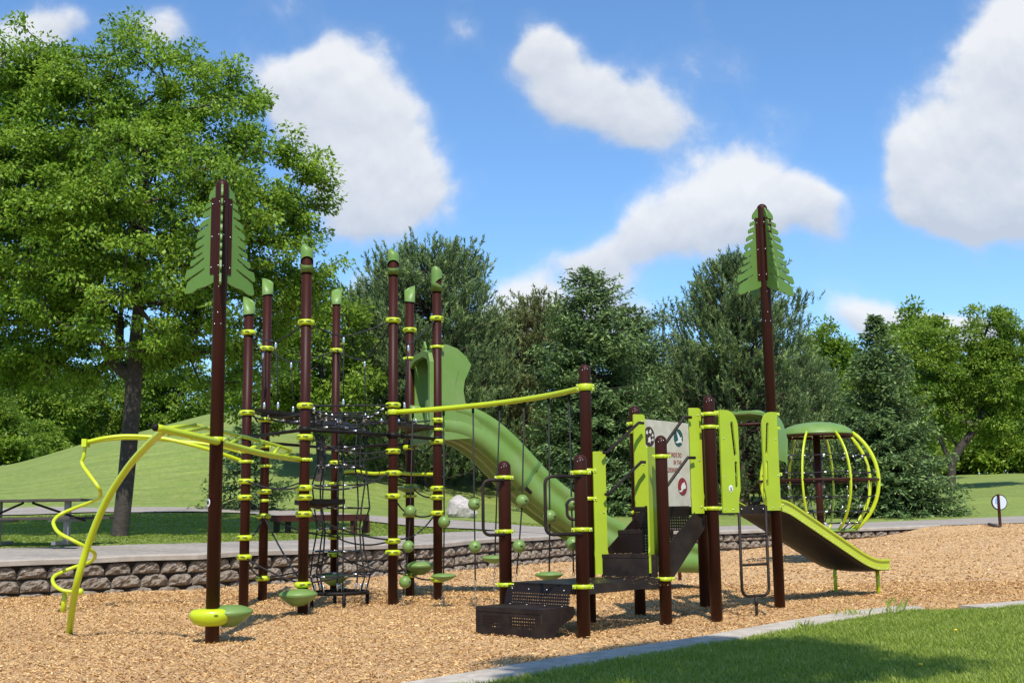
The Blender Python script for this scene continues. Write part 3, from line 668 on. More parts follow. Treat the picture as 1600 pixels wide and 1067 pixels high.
def membrane(P3, label, th=.03, sag=.03):
    b = MB(); P3 = [Vector(p) for p in P3]; c = sum(P3, Vector()) / len(P3); n = len(P3); out_ = []
    for i in range(n):
        a, d = P3[i], P3[(i + 1) % n]
        for t in np.linspace(0, 1, 7)[:-1]:
            m = a.lerp(d, t); out_.append(m + (c - m) * (.22 * math.sin(math.pi * t)))
    k = len(out_); i0 = len(b.v)
    for p in out_: b.v.append(p + Vector((0, 0, th / 2)))
    for p in out_: b.v.append(p - Vector((0, 0, th / 2)))
    b.v += [c + Vector((0, 0, th / 2 - sag)), c - Vector((0, 0, th / 2 + sag))]
    for i in range(k):
        j = (i + 1) % k; b.face((i, j, 2 * k), True); b.face((k + j, k + i, 2 * k + 1), True); b.face((i, k + i, k + j, j))
    o = b.build('rubber_membrane', m_black, tw); o['label'] = label
def inset(k, y, f=.92): p = pp(k, y); return Vector((CX, CY, p.z)).lerp(p, f)
membrane([inset('A', 640), inset('B', 652), inset('C', 640, .95).lerp(Vector((CX - .2, CY, zpl + .1)), .25)], 'black rubber triangle under the upper ropes on the left', .04, .05)
zmm = Zp(CX, CY - .7, 783)
membrane([Vector((XY['C'][0] + .05, XY['C'][1] + .12, zmm)), Vector((CX - .55, CY - .3, zmm)), Vector((CX + .12, CY - .42, zmm))], 'black rubber seat halfway up between posts', .06, .06)
membrane([inset('E', 655, .8), Vector((CX + .5, CY + .3, zpl)), inset('B', 660, .8)], 'black rubber triangle at the back', .04, .04)
dk = MB(); tri = [Vector((*XY['G'], 0)), Vector((*XY['I'], 0)), Vector((*XY['H'], 0))]; zdk = Zp(*XY['I'], 668)
dk.poly([[(p.x, p.y) for p in tri]], (0, 0, zdk), (1, 0, 0), (0, 1, 0), .05); dk.build('slide_platform', m_dbrown, tw)
# lens-shaped seats
def pod_profile(r, h): return [(.012, -h * .55), (r * .30, -h * .52), (r * .62, -h * .30), (r * .88, -h * .06), (r, h * .12), (r * .97, h * .20), (r * .8, h * .32), (r * .5, h * .42), (r * .2, h * .45), (.01, h * .45)]
POD = MB().lathe(pod_profile(.23, .20), (0, 0, 0), 28).mesh('foot_pod', m_green)
PODS = MB().lathe(pod_profile(.165, .10), (0, 0, 0), 28).mesh('foot_pod', m_green)
for k, y, ox, oy, lb in (('C', 932, -.03, -.14, 'green disc seat at the foot of the front post'), ('E', 903, .02, -.16, 'green disc seat low on the back post'), ('H', 886, .14, .0, 'green disc seat low behind the beam ropes'), ('H', 764, -.02, -.02, None)):
    X, Y = XY[k]; o = link('foot_pod', POD if lb else PODS, POSTS[k], (X + ox, Y + oy, Zp(X + ox, Y + oy, y)))
    if lb: o['label'] = lb
# wavy lime rail across the back
a = at(537, 737, 17.4); c = pp('I', 741); P_ = []
for i in range(25):
    t = i / 24; m = a.lerp(c, t) + Vector((0, 0, .018 * math.sin(t * 14) * (1 - t))); P_.append(m)
MB().tube(P_, .024, 10).build('back_rail', m_lime, tw)

# ------------------------------------------------------------------ pine-shaped posts
def half_tree(hh, ww):
    """half pine silhouette: x outward 0..ww, z 0..hh (0 = bottom)"""
    tips = [(.25, .115), (.36, .20), (.44, .285), (.54, .38), (.62, .475), (.66, .565), (.72, .645), (.83, .735), (1.0, .855), (.97, .985)]
    slit = [(.12, .122), (.17, .188), (.21, .275), (.25, .350), (.36, .452), (.38, .542), (.42, .612), (.36, .665), (.34, .765), None]
    P_ = [(0, 0), (.06, 0), (.11, .02)]; xs_, zs_ = .08, .02; pu = None
    for (xt, zt_), sl_ in zip(tips, slit):
        for f_, g_ in ((.35, .14), (.62, .28), (.90, .55)):
            x_ = xs_ + (xt - xs_) * f_; z_ = zs_ + (zt_ - zs_) * g_
            if pu and x_ < pu[2] + .02: z_ = max(z_, pu[1] + (pu[3] - pu[1]) * (x_ - pu[0]) / (pu[2] - pu[0]) + .022)
            P_.append((x_, min(z_, zt_ - .034)))
        P_ += [(xt * .985, zt_ - .028), (xt, zt_ - .012), (xt * .985, zt_ + .004), (xt * .94, zt_ + .010)]
        if sl_:
            xs_, zs_ = sl_; m_ = ((xt * .94 + xs_) / 2, (zt_ + zs_) / 2 + .004)
            pu = (xs_, zs_, xt * .94, zt_ + .010); P_ += [((xt * .94 + xs_) / 2, (zt_ + .010 + zs_) / 2), (xs_, zs_), (xs_ + .004, zs_ + .016)]; xs_, zs_ = xs_ + .004, zs_ + .016
    P_ += [(.88, 1.0), (.70, .985), (.55, .955), (.35, .945), (.15, .925), (0, .90)]
    return [(x * ww, hh * (1 - z)) for x, z in P_][::-1]
def tree_post(base, topy, ptop, pbot, angs, label, ww, rings, dxo=0):
    X, Y = xy(*base); Y += .06; zt = Zp(X, Y, topy); t = thing('tree_topped_post', label, 'post', (X, Y, 0), 'brown posts topped with green pine panels')
    p = post(t, X, Y, zt)
    zb = Zp(X, Y, pbot); zz = Zp(X, Y, ptop); hh = zz - zb; out_ = half_tree(hh, ww)
    for a in angs:
        u = Vector((math.cos(a), math.sin(a), 0)); b = MB(); b.poly([out_], Vector((X, Y, zb)) + u * .058, u, (0, 0, 1), .019)
        pn = b.build('pine_panel', m_gboard, t)
        c = MB(); s_ = u.cross(Vector((0, 0, 1)))
        c.box(Vector((X, Y, zb + hh * .53)) + u * .075 + s_ * .014, u * .03, s_ * .005, Vector((0, 0, hh * .36)))
        c.box(Vector((X, Y, zb + hh * .53)) + u * .075 - s_ * .014, u * .03, s_ * .005, Vector((0, 0, hh * .36)))
        c.mi = 1
        for f_ in (.23, .52, .83):
            for sg in (1, -1): c.sphere(Vector((X, Y, zb + hh * f_)) + u * .088 + s_ * (.021 * sg), .0075, 8, 5)
        c.build('bracket', [m_post, m_steel], t)
    b = MB()
    for (dz_, dx_) in ((.32, -.03), (.32, .03), (.21, 0.0)): b.sphere((X + dx_, Y - math.sqrt(.0635**2 - dx_**2), zb - dz_), .0065, 8, 5)
    for i in range(9): b.sphere((X + .002, Y - .0625, zb + hh * (.04 + .105 * i)), .0055, 6, 4)
    b.build('bolts', m_steel, t)
    for y, kind in rings: link('clamp' if kind == 'c' else 'climbing_grip', CLAMP if kind == 'c' else GRIP, t, (X, Y, Zp(X, Y, y)))
    return t, X, Y
lt, LX, LY = tree_post((328.5, 1006), 281, 291, 456, [R(164), R(44), R(-76)], 'tall brown post at left topped with green pine-shaped panels, green foot pod at its base', .325, [(686, 'c')])
# foot pod with lime front collar
zc = Zp(LX, LY, 962)
link('foot_pod', POD, lt, (LX + .12, LY + .12, zc))
b = MB(); b.lathe([(.55, -.085), (.80, -.06), (1, -.005), (1.0, .03), (.9, .055), (.62, .068)], (0, 0, 0), 28, .19, .13); b.mi = 1
b.poly([[(.018 * math.cos(a), .009 * math.sin(a)) for a in np.linspace(0, 6.28, 12, endpoint=False)]], (.085, -.118, .015), (1, .35, 0), (0, 0, 1), .006)
o = link('pod_collar', b.mesh('pod_collar', [m_lime, m_limed]), lt, (LX - .015, LY - .03, zc)); 
st = MB(); zs = Zp(LX, LY, 785)
st.lathe([(.032, -.002), (.032, .002)], (0, 0, 0), 20); me = st.mesh('round_sticker', m_whites); o = link('round_sticker', me, lt, (LX - .052, LY - .047, zs)); o.rotation_euler = (R(90), 0, R(-48)); o.scale = (1, 1.15, 1)
st = MB().lathe([(.018, -.002), (.018, .002)], (0, 0, 0), 16); o2 = link('sticker_mark', st.mesh('sticker_mark', m_post), lt, (LX - .0545, LY - .0495, zs)); o2.rotation_euler = (R(90), 0, R(-48))
# right one
rtp, QX, QY = tree_post((1220.5, 952), 319, 327, 462, [R(195), R(105), R(12), R(-78)], 'tall brown post at right topped with green pine-shaped panels, between lime boards and lime slide', .32, [(789, 'c')])

# ------------------------------------------------------------------ overhead ladder + bent support
ol = thing('overhead_ladder', 'lime overhead ladder with round rails reaching from a curved leg to the tower', 'climbing bars', (*xy(108, 990), 0))
def spline(P_, n=10):
    P_ = [Vector(p) for p in P_]; out_ = []
    Q = [P_[0] * 2 - P_[1]] + P_ + [P_[-1] * 2 - P_[-2]]
    for i in range(1, len(Q) - 2):
        for j in range(n):
            t = j / n; a, b, c, d = Q[i - 1], Q[i], Q[i + 1], Q[i + 2]
            out_.append(.5 * ((2 * b) + (c - a) * t + (2 * a - 5 * b + 4 * c - d) * t * t + (3 * b - 3 * c + d - a) * t ** 3))
    return out_ + [P_[-1]]
gb = G(108, 990)
leg = [Vector((gb.x, gb.y, -.08))] + [gb] + [at(x, y, Y) for x, y, Y in ((118, 920, 11.75), (138, 850, 11.6), (165, 785, 11.4), (200, 730, 11.1), (232, 694, 10.75), (256, 672, 10.4))]
MB().tube(spline(leg), .034, 12).build('curved_leg', m_lime, ol)
railn = [at(x, y, Y) for x, y, Y in ((243, 667.5, 10.2), (319, 685, 10.85), (372, 699, 11.8), (418, 710, 12.7), (468, 718, 13.75))]
railn[-1] = Vector((XY['C'][0] - .05, XY['C'][1] - .05, Zp(*XY['C'], 718)))
MB().tube(spline(railn), .034, 12).build('rail', m_lime, ol)
railf = [at(x, y, Y) for x, y, Y in ((255, 670, 10.35), (300, 663.5, 11.3), (347, 674, 11.9), (400, 687, 12.7), (448, 701, 13.6), (452, 706, 13.72), (441, 713.5, 13.45))]
MB().tube(spline(railf[1:]), .021, 10).build('rail', m_lime, ol)
for (a, c) in (((255, 670, 10.35), (305, 663, 11.25)), ((264, 678, 10.5), (322, 668, 11.5)), ((355, 693, 11.5), (378, 682, 12.3)), ((388, 702.5, 12.1), (412, 691, 12.9)), ((425, 712, 12.9), (436, 698, 13.3)), ((296, 684, 10.7), (345, 676, 11.9))):
    MB().tube([at(*a), at(*c)], .019, 10).build('rung', m_lime, ol)
e_ = at(243, 667.5, 10.2)
b = MB(); b.sphere(e_, .035, 10, 6); b.build('rail_end_cap', m_black, ol)
# spiral climber with its curved arms
sb_ = xy(97, 957); sp = thing('spiral_climber', 'lime corkscrew pole hanging from curved twin arms at the far left', 'climbing pole', (*sb_, 0))
SY = sb_[1]
arm = [at(x, y, Y) for x, y, Y in ((134, 691, SY), (165, 684, SY), (202, 681, SY + .05), (255, 685, SY + .1), (319, 700, SY + .2))] + [pp('A', 720, (-.05, 0))]
MB().tube(spline(arm), .026, 10).build('arm', m_lime, sp)
arm2 = [at(x, y, Y) for x, y, Y in ((134, 693, SY + .12), (165, 687, SY + .2), (202, 684.5, SY + .3), (255, 687, SY + .4), (330, 695, SY + .5))] + [pp('A', 707, (-.05, .1))]
MB().tube(spline(arm2), .022, 10).build('arm', m_lime, sp)
b = MB(); c = at(134, 692, SY); b.box(c, (.03, 0, 0), (0, .07, 0), (0, 0, .05)); b.build('arm_joint', m_lime, sp)
hx = [(133, 695, 0), (131, 712, 0), (128, 724, 0), (140, 742, -.12), (153, 760, -.2), (157, 770, -.1), (155, 777, .0), (142, 784, .15), (118, 793, .25), (95, 803, .22), (85, 812, .1), (84, 820, -.05), (92, 832, -.2), (112, 843, -.27), (132, 853, -.22), (146, 862, -.08), (148, 870, .08), (140, 878, .2), (118, 885, .27), (98, 893, .2), (84, 901, .05), (83, 910, -.08), (90, 918, -.16), (103, 923, -.17), (125, 924, -.12)]
MB().tube(spline([at(x, y, SY + d) for x, y, d in hx], 5), .0235, 10).build('spiral_pole', m_lime, sp)
b = MB(); c = at(125, 924, SY - .12); b.sphere(c, .045, 12, 8); b.build('end_ball', m_lime, sp)
b = MB(); g_ = G(97, 957); t_ = at(102, 924, SY - .1); b.tube([Vector((g_.x, g_.y, -.08)), t_], .033, 10); b.mi = 1; b.tube([g_ + Vector((0, 0, .10)), g_ + Vector((0, 0, .115))], .036, 10); b.build('base_sleeve', [m_lime, m_dbrown], sp)

# ------------------------------------------------------------------ entry deck posts
def ctr(px, py): x, y = xy(px, py); return Vector((x, y + .06, 0))
Fp = ctr(913, 996); Rp = ctr(1042.5, 977); Tp = ctr(923, 973); Bp = ctr(1001.5, 962); Pp = ctr(1121.5, 970.5); Sp = ctr(1103, 948); Lp = Fp + (Tp - Rp) * 1.0
Lp = Vector((at(790, 900, Fp.y + .68).x, Fp.y + .68, 0)); Qp = Vector((QX, QY, 0))
ed = thing('entry_deck', 'dark perforated entry deck on brown posts with step, stairs and black handrails', 'play platform', ((Fp + Rp + Tp + Lp) / 4))
def P_on(parent, c, topy, rings=(), label=None):
    zt = Zp(c.x, c.y, topy); p = post(parent, c.x, c.y, zt)
    if label: p['label'] = label
    for y, rz in rings: link('clamp', CLAMP, p, (c.x, c.y, Zp(c.x, c.y, y)), rotz=rz)
    b = MB(); a0 = -math.pi / 2
    for da, dz in ((.35, -.055), (-.5, -.07), (-.05, -.062)): b.sphere((c.x + .062 * math.cos(a0 + da), c.y + .062 * math.sin(a0 + da), zt + dz), .0055, 7, 4)
    b.build('cap_rivets', m_steel, p)
    return p
fpst = P_on(ed, Fp, 709.5, ((738, 0), (827, 0), (916, 0)), 'short thick front post with three lime clamps')
lpst = P_on(ed, Lp, 719.5, ((746, -.3), (830, -.3), (913, -.3)), 'left short post beside the step')
rpst = P_on(ed, Rp, 680, ((713, 0), (904, .3)), 'right front post of the entry deck')
tpst = P_on(ed, Tp, 569, ((603, 0), (608, 0), (735, .5), (779, .5)), 'tall back post holding the lime beam')
bpst = P_on(ed, Bp, 634, ((662, 0), (675, 0), (800, .3)), 'back post left of the sign board')
e1v = (Lp - Fp); e2v = (Rp - Fp)
zd = .455
def deck(parent, C4, z, name, label=None, drop=.09):
    """C4 corners (post centres) ordered; deck inside the posts"""
    c = sum(C4, Vector()) / 4; P4 = [q_.lerp(c, .035) + Vector((0, 0, z)) for q_ in C4]
    b = MB(); b.quad(*P4); b.mi = 1; dz = Vector((0, 0, -drop))
    for i in range(4):
        a, d = P4[i], P4[(i + 1) % 4]; n_ = (d - a).cross(Vector((0, 0, 1))).normalized() * .004
        b.box((a + d) / 2 + dz / 2 - Vector((0, 0, .002)), (d - a) / 2, n_, dz / 2)
    for t in (.33, .66):
        a, d = P4[0].lerp(P4[3], t), P4[1].lerp(P4[2], t); b.box((a + d) / 2 + dz * .4, (d - a) * .49, (P4[3] - P4[0]).normalized() * .012, dz * .35)
    o = b.build(name, [m_perf, m_dbrown], parent)
    if label: o['label'] = label
    return o, P4
dk1, D4 = deck(ed, [Lp, Fp, Rp, Tp], zd + .02, 'deck')
# step below L-F edge
outd = Vector((e1v.y, -e1v.x, 0)).normalized()
if outd.y > 0: outd = -outd
inw = e1v.normalized()
a, c = Fp + inw * .12, Lp - inw * .04
def stepbox(a, c, ztop, zbot, depth, out_, parent, name, back_top):
    """perforated step: riser from back_top down to ztop, tread out, front face down"""
    b = MB(); a = Vector(a); c = Vector(c); f1, f2 = a + out_ * depth, c + out_ * depth
    Z = lambda p, z: Vector((p.x, p.y, z)); sc = out_ * .03
    b.quad(Z(c + sc, back_top), Z(a + sc, back_top), Z(a + sc * 2.2, ztop), Z(c + sc * 2.2, ztop))
    cuts = [(0, .10, 1), (.10, .38, 0), (.38, .52, 1), (.52, .90, 0), (.90, 1, 1)]
    for (u0_, u1_, mi_) in cuts:
        p_, q_ = f2.lerp(f1, u0_), f2.lerp(f1, u1_)
        for (za_, zb_, m2_) in ((ztop - .03, ztop - .07, 1), (ztop - .07, zbot + .09, mi_), (zbot + .09, zbot, 1)): b.mi = m2_; b.quad(Z(p_, za_), Z(q_, za_), Z(q_, zb_), Z(p_, zb_))
    b.mi = 1
    b.box((Z(a, ztop) + Z(f2, ztop)) / 2, (f1 - a) / 2, (c - a) / 2, (0, 0, .004))
    b.box((Z(f1, ztop - .018) + Z(f2, ztop - .018)) / 2 + out_ * .003, (c - a) / 2, out_ * .003, (0, 0, .02))
    b.box((Z(f1, zbot + .01) + Z(f2, zbot + .01)) / 2 + out_ * .003, (c - a) / 2, out_ * .003, (0, 0, .012))
    for e in (a, c):
        u = out_; b.poly([[(-.02, ztop - .06), (-.0, ztop), (depth, ztop), (depth, zbot), (depth * .62, zbot + .02), (depth * .45, zbot + .1), (.02, ztop - .1)]], Z(e, 0) + (e - (a + c) / 2).normalized() * .003, u, (0, 0, 1), .005)
    b.mi = 2
    for t in (.1, .36, .64, .9):
        b.sphere(Z(a.lerp(c, t), back_top - .035) + sc * 1.15, .009, 8, 5); b.sphere(Z(a.lerp(c, t), ztop + .004) + out_ * .07, .007, 8, 5)
    return b.build(name, [m_perf, m_dbrown, m_steel], parent)
stepbox(a, c, .27, .0, .46, outd, ed, 'entry_step', zd)
# C-shaped handles at L and F
def chandle(parent, c, xl, yt, yb, dirv, reach):
    zt, zb = Zp(c.x, c.y, yt), Zp(c.x, c.y, yb); d = Vector(dirv).normalized(); r_ = .07; P_ = [Vector((c.x, c.y, zt))]
    for (m, z, s0) in ((0, zt, 1), (1, zb, -1)):
        for i in range(7):
            an = i / 6 * math.pi / 2
            if m == 0: P_.append(Vector((c.x, c.y, zt - r_)) + d * (reach - r_ + r_ * math.sin(an)) + Vector((0, 0, r_ * math.cos(an))))
            else: P_.append(Vector((c.x, c.y, zb + r_)) + d * (reach - r_ + r_ * math.cos(an)) - Vector((0, 0, r_ * math.sin(an))))
    P_.append(Vector((c.x, c.y, zb))); MB().tube(P_, .0165, 10).build('grab_handle', m_dbrown, parent)
chandle(ed, Lp + Vector((0, -.08, 0)), 0, 750, 835, (-.95, -.3, 0), .225)
chandle(ed, Fp + Vector((0, -.06, 0)), 0, 744, 834, (-.95, -.3, 0), .36)
chandle(ed, Tp, 0, 779, 811, (-.97, -.2, 0), .23)
# stairs from deck (R-T edge) up to B-P edge
us = (Bp - Tp + Pp - Rp) / 2; zu = 1.2; inl = .13
tl, tr_ = Tp.lerp(Rp, inl), Rp.lerp(Tp, inl); bl_, br_ = Bp.lerp(Pp, inl), Pp.lerp(Bp, inl)
sto = MB(); nst = 3; 
for i in range(nst):
    t0, t1 = i / nst, (i + 1) / nst; z0 = zd + (zu - zd) * i / nst; z1 = zd + (zu - zd) * (i + 1) / nst
    l0, r0_, l1, r1 = tl.lerp(bl_, t0 + .06), tr_.lerp(br_, t0 + .06), tl.lerp(bl_, t1 + .06), tr_.lerp(br_, t1 + .06)
    Z = lambda p, z: Vector((p.x, p.y, z))
    sto.mi = 0 if i else 1; sto.quad(Z(l0, z0), Z(r0_, z0), Z(r0_, z1), Z(l0, z1))
    sto.mi = 1
    if i < nst - 1: sto.poly([[(l0.x, l0.y), (r0_.x, r0_.y), (r1.x, r1.y), (l1.x, l1.y)]], (0, 0, z1), (1, 0, 0), (0, 1, 0), .012)
    sto.box((Z(l0, z1) + Z(r0_, z1)) / 2 - Vector((0, 0, .012)), (r0_ - l0) / 2, (us.normalized()) * .004, (0, 0, .018))
sto.mi = 1
for (a, c) in ((tl, bl_), (tr_, br_)):
    a2, c2 = Vector((a.x, a.y, 0)), Vector((c.x, c.y, 0)); u = (c2 - a2); Lh = u.length; u.normalize(); ex = .03
    sto.poly([[(.06, zd + .0), (.22, zd - .04), (Lh + ex, zu - .23), (Lh + ex, zu + .01), (Lh - .02, zu + .02), (.10, zd + .27), (.06, zd + .24)]], a2, u, (0, 0, 1), .008)
stairs = sto.build('stairs', [m_perf, m_dbrown], ed)
# lime stair boards and handrails
def board(parent, c, xl, xr, yt, yb, Y, name='stair_board', tilt=0, label=None):
    a, d = at(xl, (yt + yb) / 2, Y), at(xr, (yt + yb) / 2, Y + tilt); X = (a.x + d.x) / 2; zt, zb = Zp(X, Y, yt), Zp(X, Y, yb); u = Vector((d.x - a.x, tilt, 0)); wd = u.length; u.normalize(); h = zt - zb; r_ = .03
    o_ = [(0, .0), (wd, .0), (wd, h * .12), (wd * 1.06, h * .16), (wd * 1.0, h * .2), (wd, h - r_), (wd - r_ * .3, h - r_ * .3), (wd - r_, h), (.012, h), (0, h - .012), (0, h * .2), (-wd * .04, h * .16), (0, h * .12)]
    b = MB(); b.poly([o_], Vector((a.x, Y, zb)), u, (0, 0, 1), .02); b.mi = 1
    nn_ = u.cross(Vector((0, 0, 1)));
    if nn_.y > 0: nn_ = -nn_
    for f_ in (.06, .5, .93): b.sphere(Vector((a.x, Y, zb + h * f_)) + u * wd * .75 + nn_ * .012, .0085, 8, 5)
    o = b.build(name, [m_limeb, m_steel], parent)
    if label: o['label'] = label
    return o
board(ed, None, 928, 947.5, 705, 897, Tp.y - .03, tilt=.05, label='lime board left of the stairs, lower')
board(ed, None, 991, 1009, 647, 804, Bp.y - .10, tilt=.05, label='lime board left of the stairs, upper')
board(ed, None, 1013, 1028, 697, 895, Rp.y + .10, tilt=.25, label='lime board right of the stairs, behind the post')
board(ed, None, 1078, 1097, 637, 802, Pp.y + .03, tilt=.04, label='lime board right of the stairs, upper')
for (a, c) in (((943, 707, Tp.y - .08), (1005, 661, Bp.y - .17)), ((946, 772, Tp.y - .08), (1009, 722, Bp.y - .17)), ((1030, 697, Rp.y + .12), (1080, 652, Pp.y - .02)), ((1030, 766, Rp.y + .12), (1086, 715, Pp.y - .02))):
    p0, p1 = at(*a), at(*c); d = p1 - p0; v = Vector((d.x, d.y, 0)).normalized()
    mid0 = p0 + v * .06 + Vector((0, 0, .0)); mid1 = p1 - v * .1 + Vector((0, 0, 0.0))
    MB().tube([p0, mid0, mid0.lerp(mid1, .07), mid1.lerp(mid0, .07), mid1, p1], .0165, 10).build('handrail', m_dbrown, ed)
for (a, y) in ((Tp, 735), (Tp, 779), (Bp, 662), (Pp, 645)):
    c = Vector((a.x + .07, a.y - .02, Zp(a.x, a.y, y))); b = MB(); b.box(c, (.028, 0, 0), (0, .02, 0), (0, 0, .02)); b.mi = 1; b.sphere(c + Vector((.012, -.022, 0)), .008, 8, 5); b.build('board_bracket', [m_lime, m_steel], ed)

# ------------------------------------------------------------------ slide deck (upper)
ud = thing('slide_deck', 'raised dark deck with cream wildlife sign, lime entry boards and loop ladder', 'play platform', ((Pp + Qp + Sp + Bp) / 4))
P_on(ud, Pp, 618, ((647, .1), (667, 0), (794, 0)), 'front post left of the loop ladder')
P_on(ud, Sp, 640, (), 'post in shade behind the front post')
Sq = Vector((Qp.x - (Pp.x - Bp.x) , Qp.y + (Bp.y - Pp.y), 0)); Sp2 = Sp
dk2, U4 = deck(ud, [Bp, Pp, Qp, Sp], zu, 'deck')
# cream sign board between B and S
su = (Sp - Bp); su.z = 0; sL = su.length; su.normalize(); sn = Vector((su.y, -su.x, 0))
if sn.y > 0: sn = -sn
def on_sign(px, py, off=.0):
    """hit the board plane through the given picture point"""
    o = Bp + sn * (.0 + off); d = ray(px, py); t = (o - CAM).dot(sn) / d.dot(sn); return CAM + d * t
def s2(px, py): p = on_sign(px, py) - Bp; return (p.dot(su), p.z)
ztl = s2(1010, 655)[1]; zbl = s2(1010, 797)[1]; xr = s2(1079, 700)[0]; xl = .06; rr_ = .035
o_ = [(xl, zbl), (xr, zbl), (xr, ztl - rr_), (xr - rr_ * .3, ztl - rr_ * .3), (xr - rr_, ztl), (xl, ztl)]
b = MB(); b.poly([o_], Bp, su, (0, 0, 1), .022); sign = b.build('sign_board', m_cream, ud); tag(sign, 'cream board with round wildlife emblems and red lettering')
b = MB(); b.poly([[(xl, zbl - .05), (xr + .05, zbl - .05), (xr + .05, zbl), (xl, zbl)]], Bp - sn * .0, su, (0, 0, 1), .03); b.build('sign_foot_rail', m_post, ud)
def disc2(cx_, cy_, rx, rz, n=28): return [(cx_ + rx * math.cos(a), cy_ + rz * math.sin(a)) for a in np.linspace(0, 2 * math.pi, n, endpoint=False)]
def emblem(name, px, py, rad_, mat, shapes, smat):
    cx_, cz_ = s2(px, py); b = MB(); b.poly([disc2(cx_, cz_, rad_, rad_)], Bp + sn * .0125, su, (0, 0, 1), .004); b.mi = 1
    for sh_ in shapes: b.poly([[(cx_ + x * rad_, cz_ + y * rad_) for x, y in sh_]], Bp + sn * .0155, su, (0, 0, 1), .004)
    b.build(name, [mat, smat], sign)
if s2(1060, 700)[0] > s2(1030, 700)[0]: pass
erad = abs(s2(1065, 745)[1] - s2(1065, 775)[1]) / 2 * .92
bird = [(-.75, -.55), (-.3, -.4), (-.05, -.25), (-.2, .1), (-.45, .75), (.1, .35), (.35, .0), (.55, .1), (.75, .05), (.55, -.12), (.85, -.65), (.35, -.5), (.1, -.55), (-.3, -.62)]
emblem('bird_emblem', 1058.5, 684, erad, m_teal, [bird], m_white)
cap_ = [(-.8, -.45), (-.3, -.42), (-.35, -.1), (-.1, .3), (.2, .42), (.45, .5), (.5, .25), (.7, .1), (.65, -.2), (.1, -.3), (-.25, -.6), (-.75, -.62)]
emblem('cap_emblem', 1065, 760, erad, m_red, [cap_], m_white)
def leafsh(cx_, cy_, s): return [(cx_ + s * r_ * math.cos(a), cy_ + s * r_ * math.sin(a)) for a, r_ in [(i * math.pi / 5, (1.0 if i % 2 == 0 else .5)) for i in range(10)]]
emblem('leaf_emblem', 1013, 682, erad * 1.1, m_brownp, [leafsh(-.0, -.35, .4), leafsh(-.45, .4, .25), leafsh(.2, .5, .27), leafsh(.6, .15, .2), leafsh(.62, -.3, .18)], m_white)
b = MB(); p0 = s2(1010, 730); p1 = s2(1014, 762); b.poly([[(p0[0] - .01, p0[1]), (p0[0] + .05, p0[1]), (p0[0] + .06, p1[1]), (p0[0], p1[1])]], Bp + sn * .0125, su, (0, 0, 1), .004); b.build('cyan_print', m_cyan, sign)
def text(body, px, py, size, name):
    cu = bpy.data.curves.new(name, 'FONT'); cu.body = body; cu.size = size; cu.align_x = 'RIGHT'; cu.extrude = .0015; cu.space_character = 1.2; cu.offset = .0
    to = bpy.data.objects.new('tmp', cu); COL.objects.link(to); dg = bpy.context.evaluated_depsgraph_get(); me = bpy.data.meshes.new_from_object(to.evaluated_get(dg)); bpy.data.objects.remove(to)
    x_, z_ = s2(px, py); o = Bp + sn * .0135 + su * x_ + Vector((0, 0, z_)); me.materials.clear(); me.materials.append(m_red)
    ob = link(name, me, sign); ob.matrix_local = Matrix.Translation(o - LOC[sign.name]) @ Matrix((su, Vector((0, 0, 1)), sn)).transposed().to_4x4() @ Matrix.Diagonal((.66, 1, 1, 1)); return ob
text('SOUNDS DO', 1063.5, 714.5, .078, 'lettering'); text('IN THE', 1063.5, 726.2, .078, 'lettering'); text('WILDERNESS?', 1060.5, 738, .078, 'lettering')

# lime entry boards with slots, either side of the ladder on the P-Q edge
pq = (Qp - Pp); pqL = pq.length; pqn = pq.normalized(); front = Vector((pqn.y, -pqn.x, 0))
def stadium(cx_, cz_, w_, h_, bend=0):
    o_ = []
    for i in range(8): a = math.pi * i / 7; o_.append((cx_ + bend + w_ / 2 * math.cos(a), cz_ + h_ / 2 - w_ / 2 + w_ / 2 * math.sin(a)))
    for i in range(8): a = math.pi + math.pi * i / 7; o_.append((cx_ + w_ / 2 * math.cos(a), cz_ - h_ / 2 + w_ / 2 + w_ / 2 * math.sin(a)))
    return o_
def slot_board(origin, u, wd, zb, zt, flip, sticker=False, label=None):
    h = zt - zb; o_ = [(0, 0), (wd * .88, 0), (wd * .88, h * .1), (wd * .94, h * .17), (wd, h * .22)]
    r_ = wd * .62
    o_ += [(wd - r_ + r_ * math.cos(a), h - r_ * 1.15 + r_ * 1.15 * math.sin(a)) for a in np.linspace(0, math.pi / 2, 8)] + [(0, h)]
    holes = [stadium(wd * .78, h * .72, .042, h * .34, -.035)[::-1], stadium(wd * .80, h * .37, .038, h * .26)[::-1]]
    if flip: o_ = [(-x, z) for x, z in o_][::-1]; holes = [[(-x, z) for x, z in l][::-1] for l in holes]
    b = MB(); b.poly([o_] + holes, Vector((origin.x, origin.y, zb)), u, (0, 0, 1), .02)
    sg = -1 if flip else 1; b.mi = 1; nn_ = front
    for x_, z_ in ((.06, .03), (.5, .03), (.12, .72), (.08, .35)): b.sphere(Vector((origin.x, origin.y, zb + h * z_)) + u * (sg * wd * x_ + sg * .01) + nn_ * .012, .0085, 8, 5)
    o = b.build('entry_board', [m_limeb, m_steel], ud); o['label'] = label
    if sticker:
        b = MB(); b.poly([disc2(wd * .45, h * .235, .030, .036)], Vector((origin.x, origin.y, zb)) + nn_ * .012, u, (0, 0, 1), .003); b.mi = 1
        for x_, z_ in ((-.011, .006), (.011, .006), (0, -.008), (-.008, -.02), (.008, -.02)): b.poly([disc2(wd * .45 + x_, h * .235 + z_, .005, .008, 10)], Vector((origin.x, origin.y, zb)) + nn_ * .0145, u, (0, 0, 1), .003)
        b.build('round_sticker', [m_whites, m_post], o)
o1 = at(1126, 720, Pp.y - .02 + .02); 
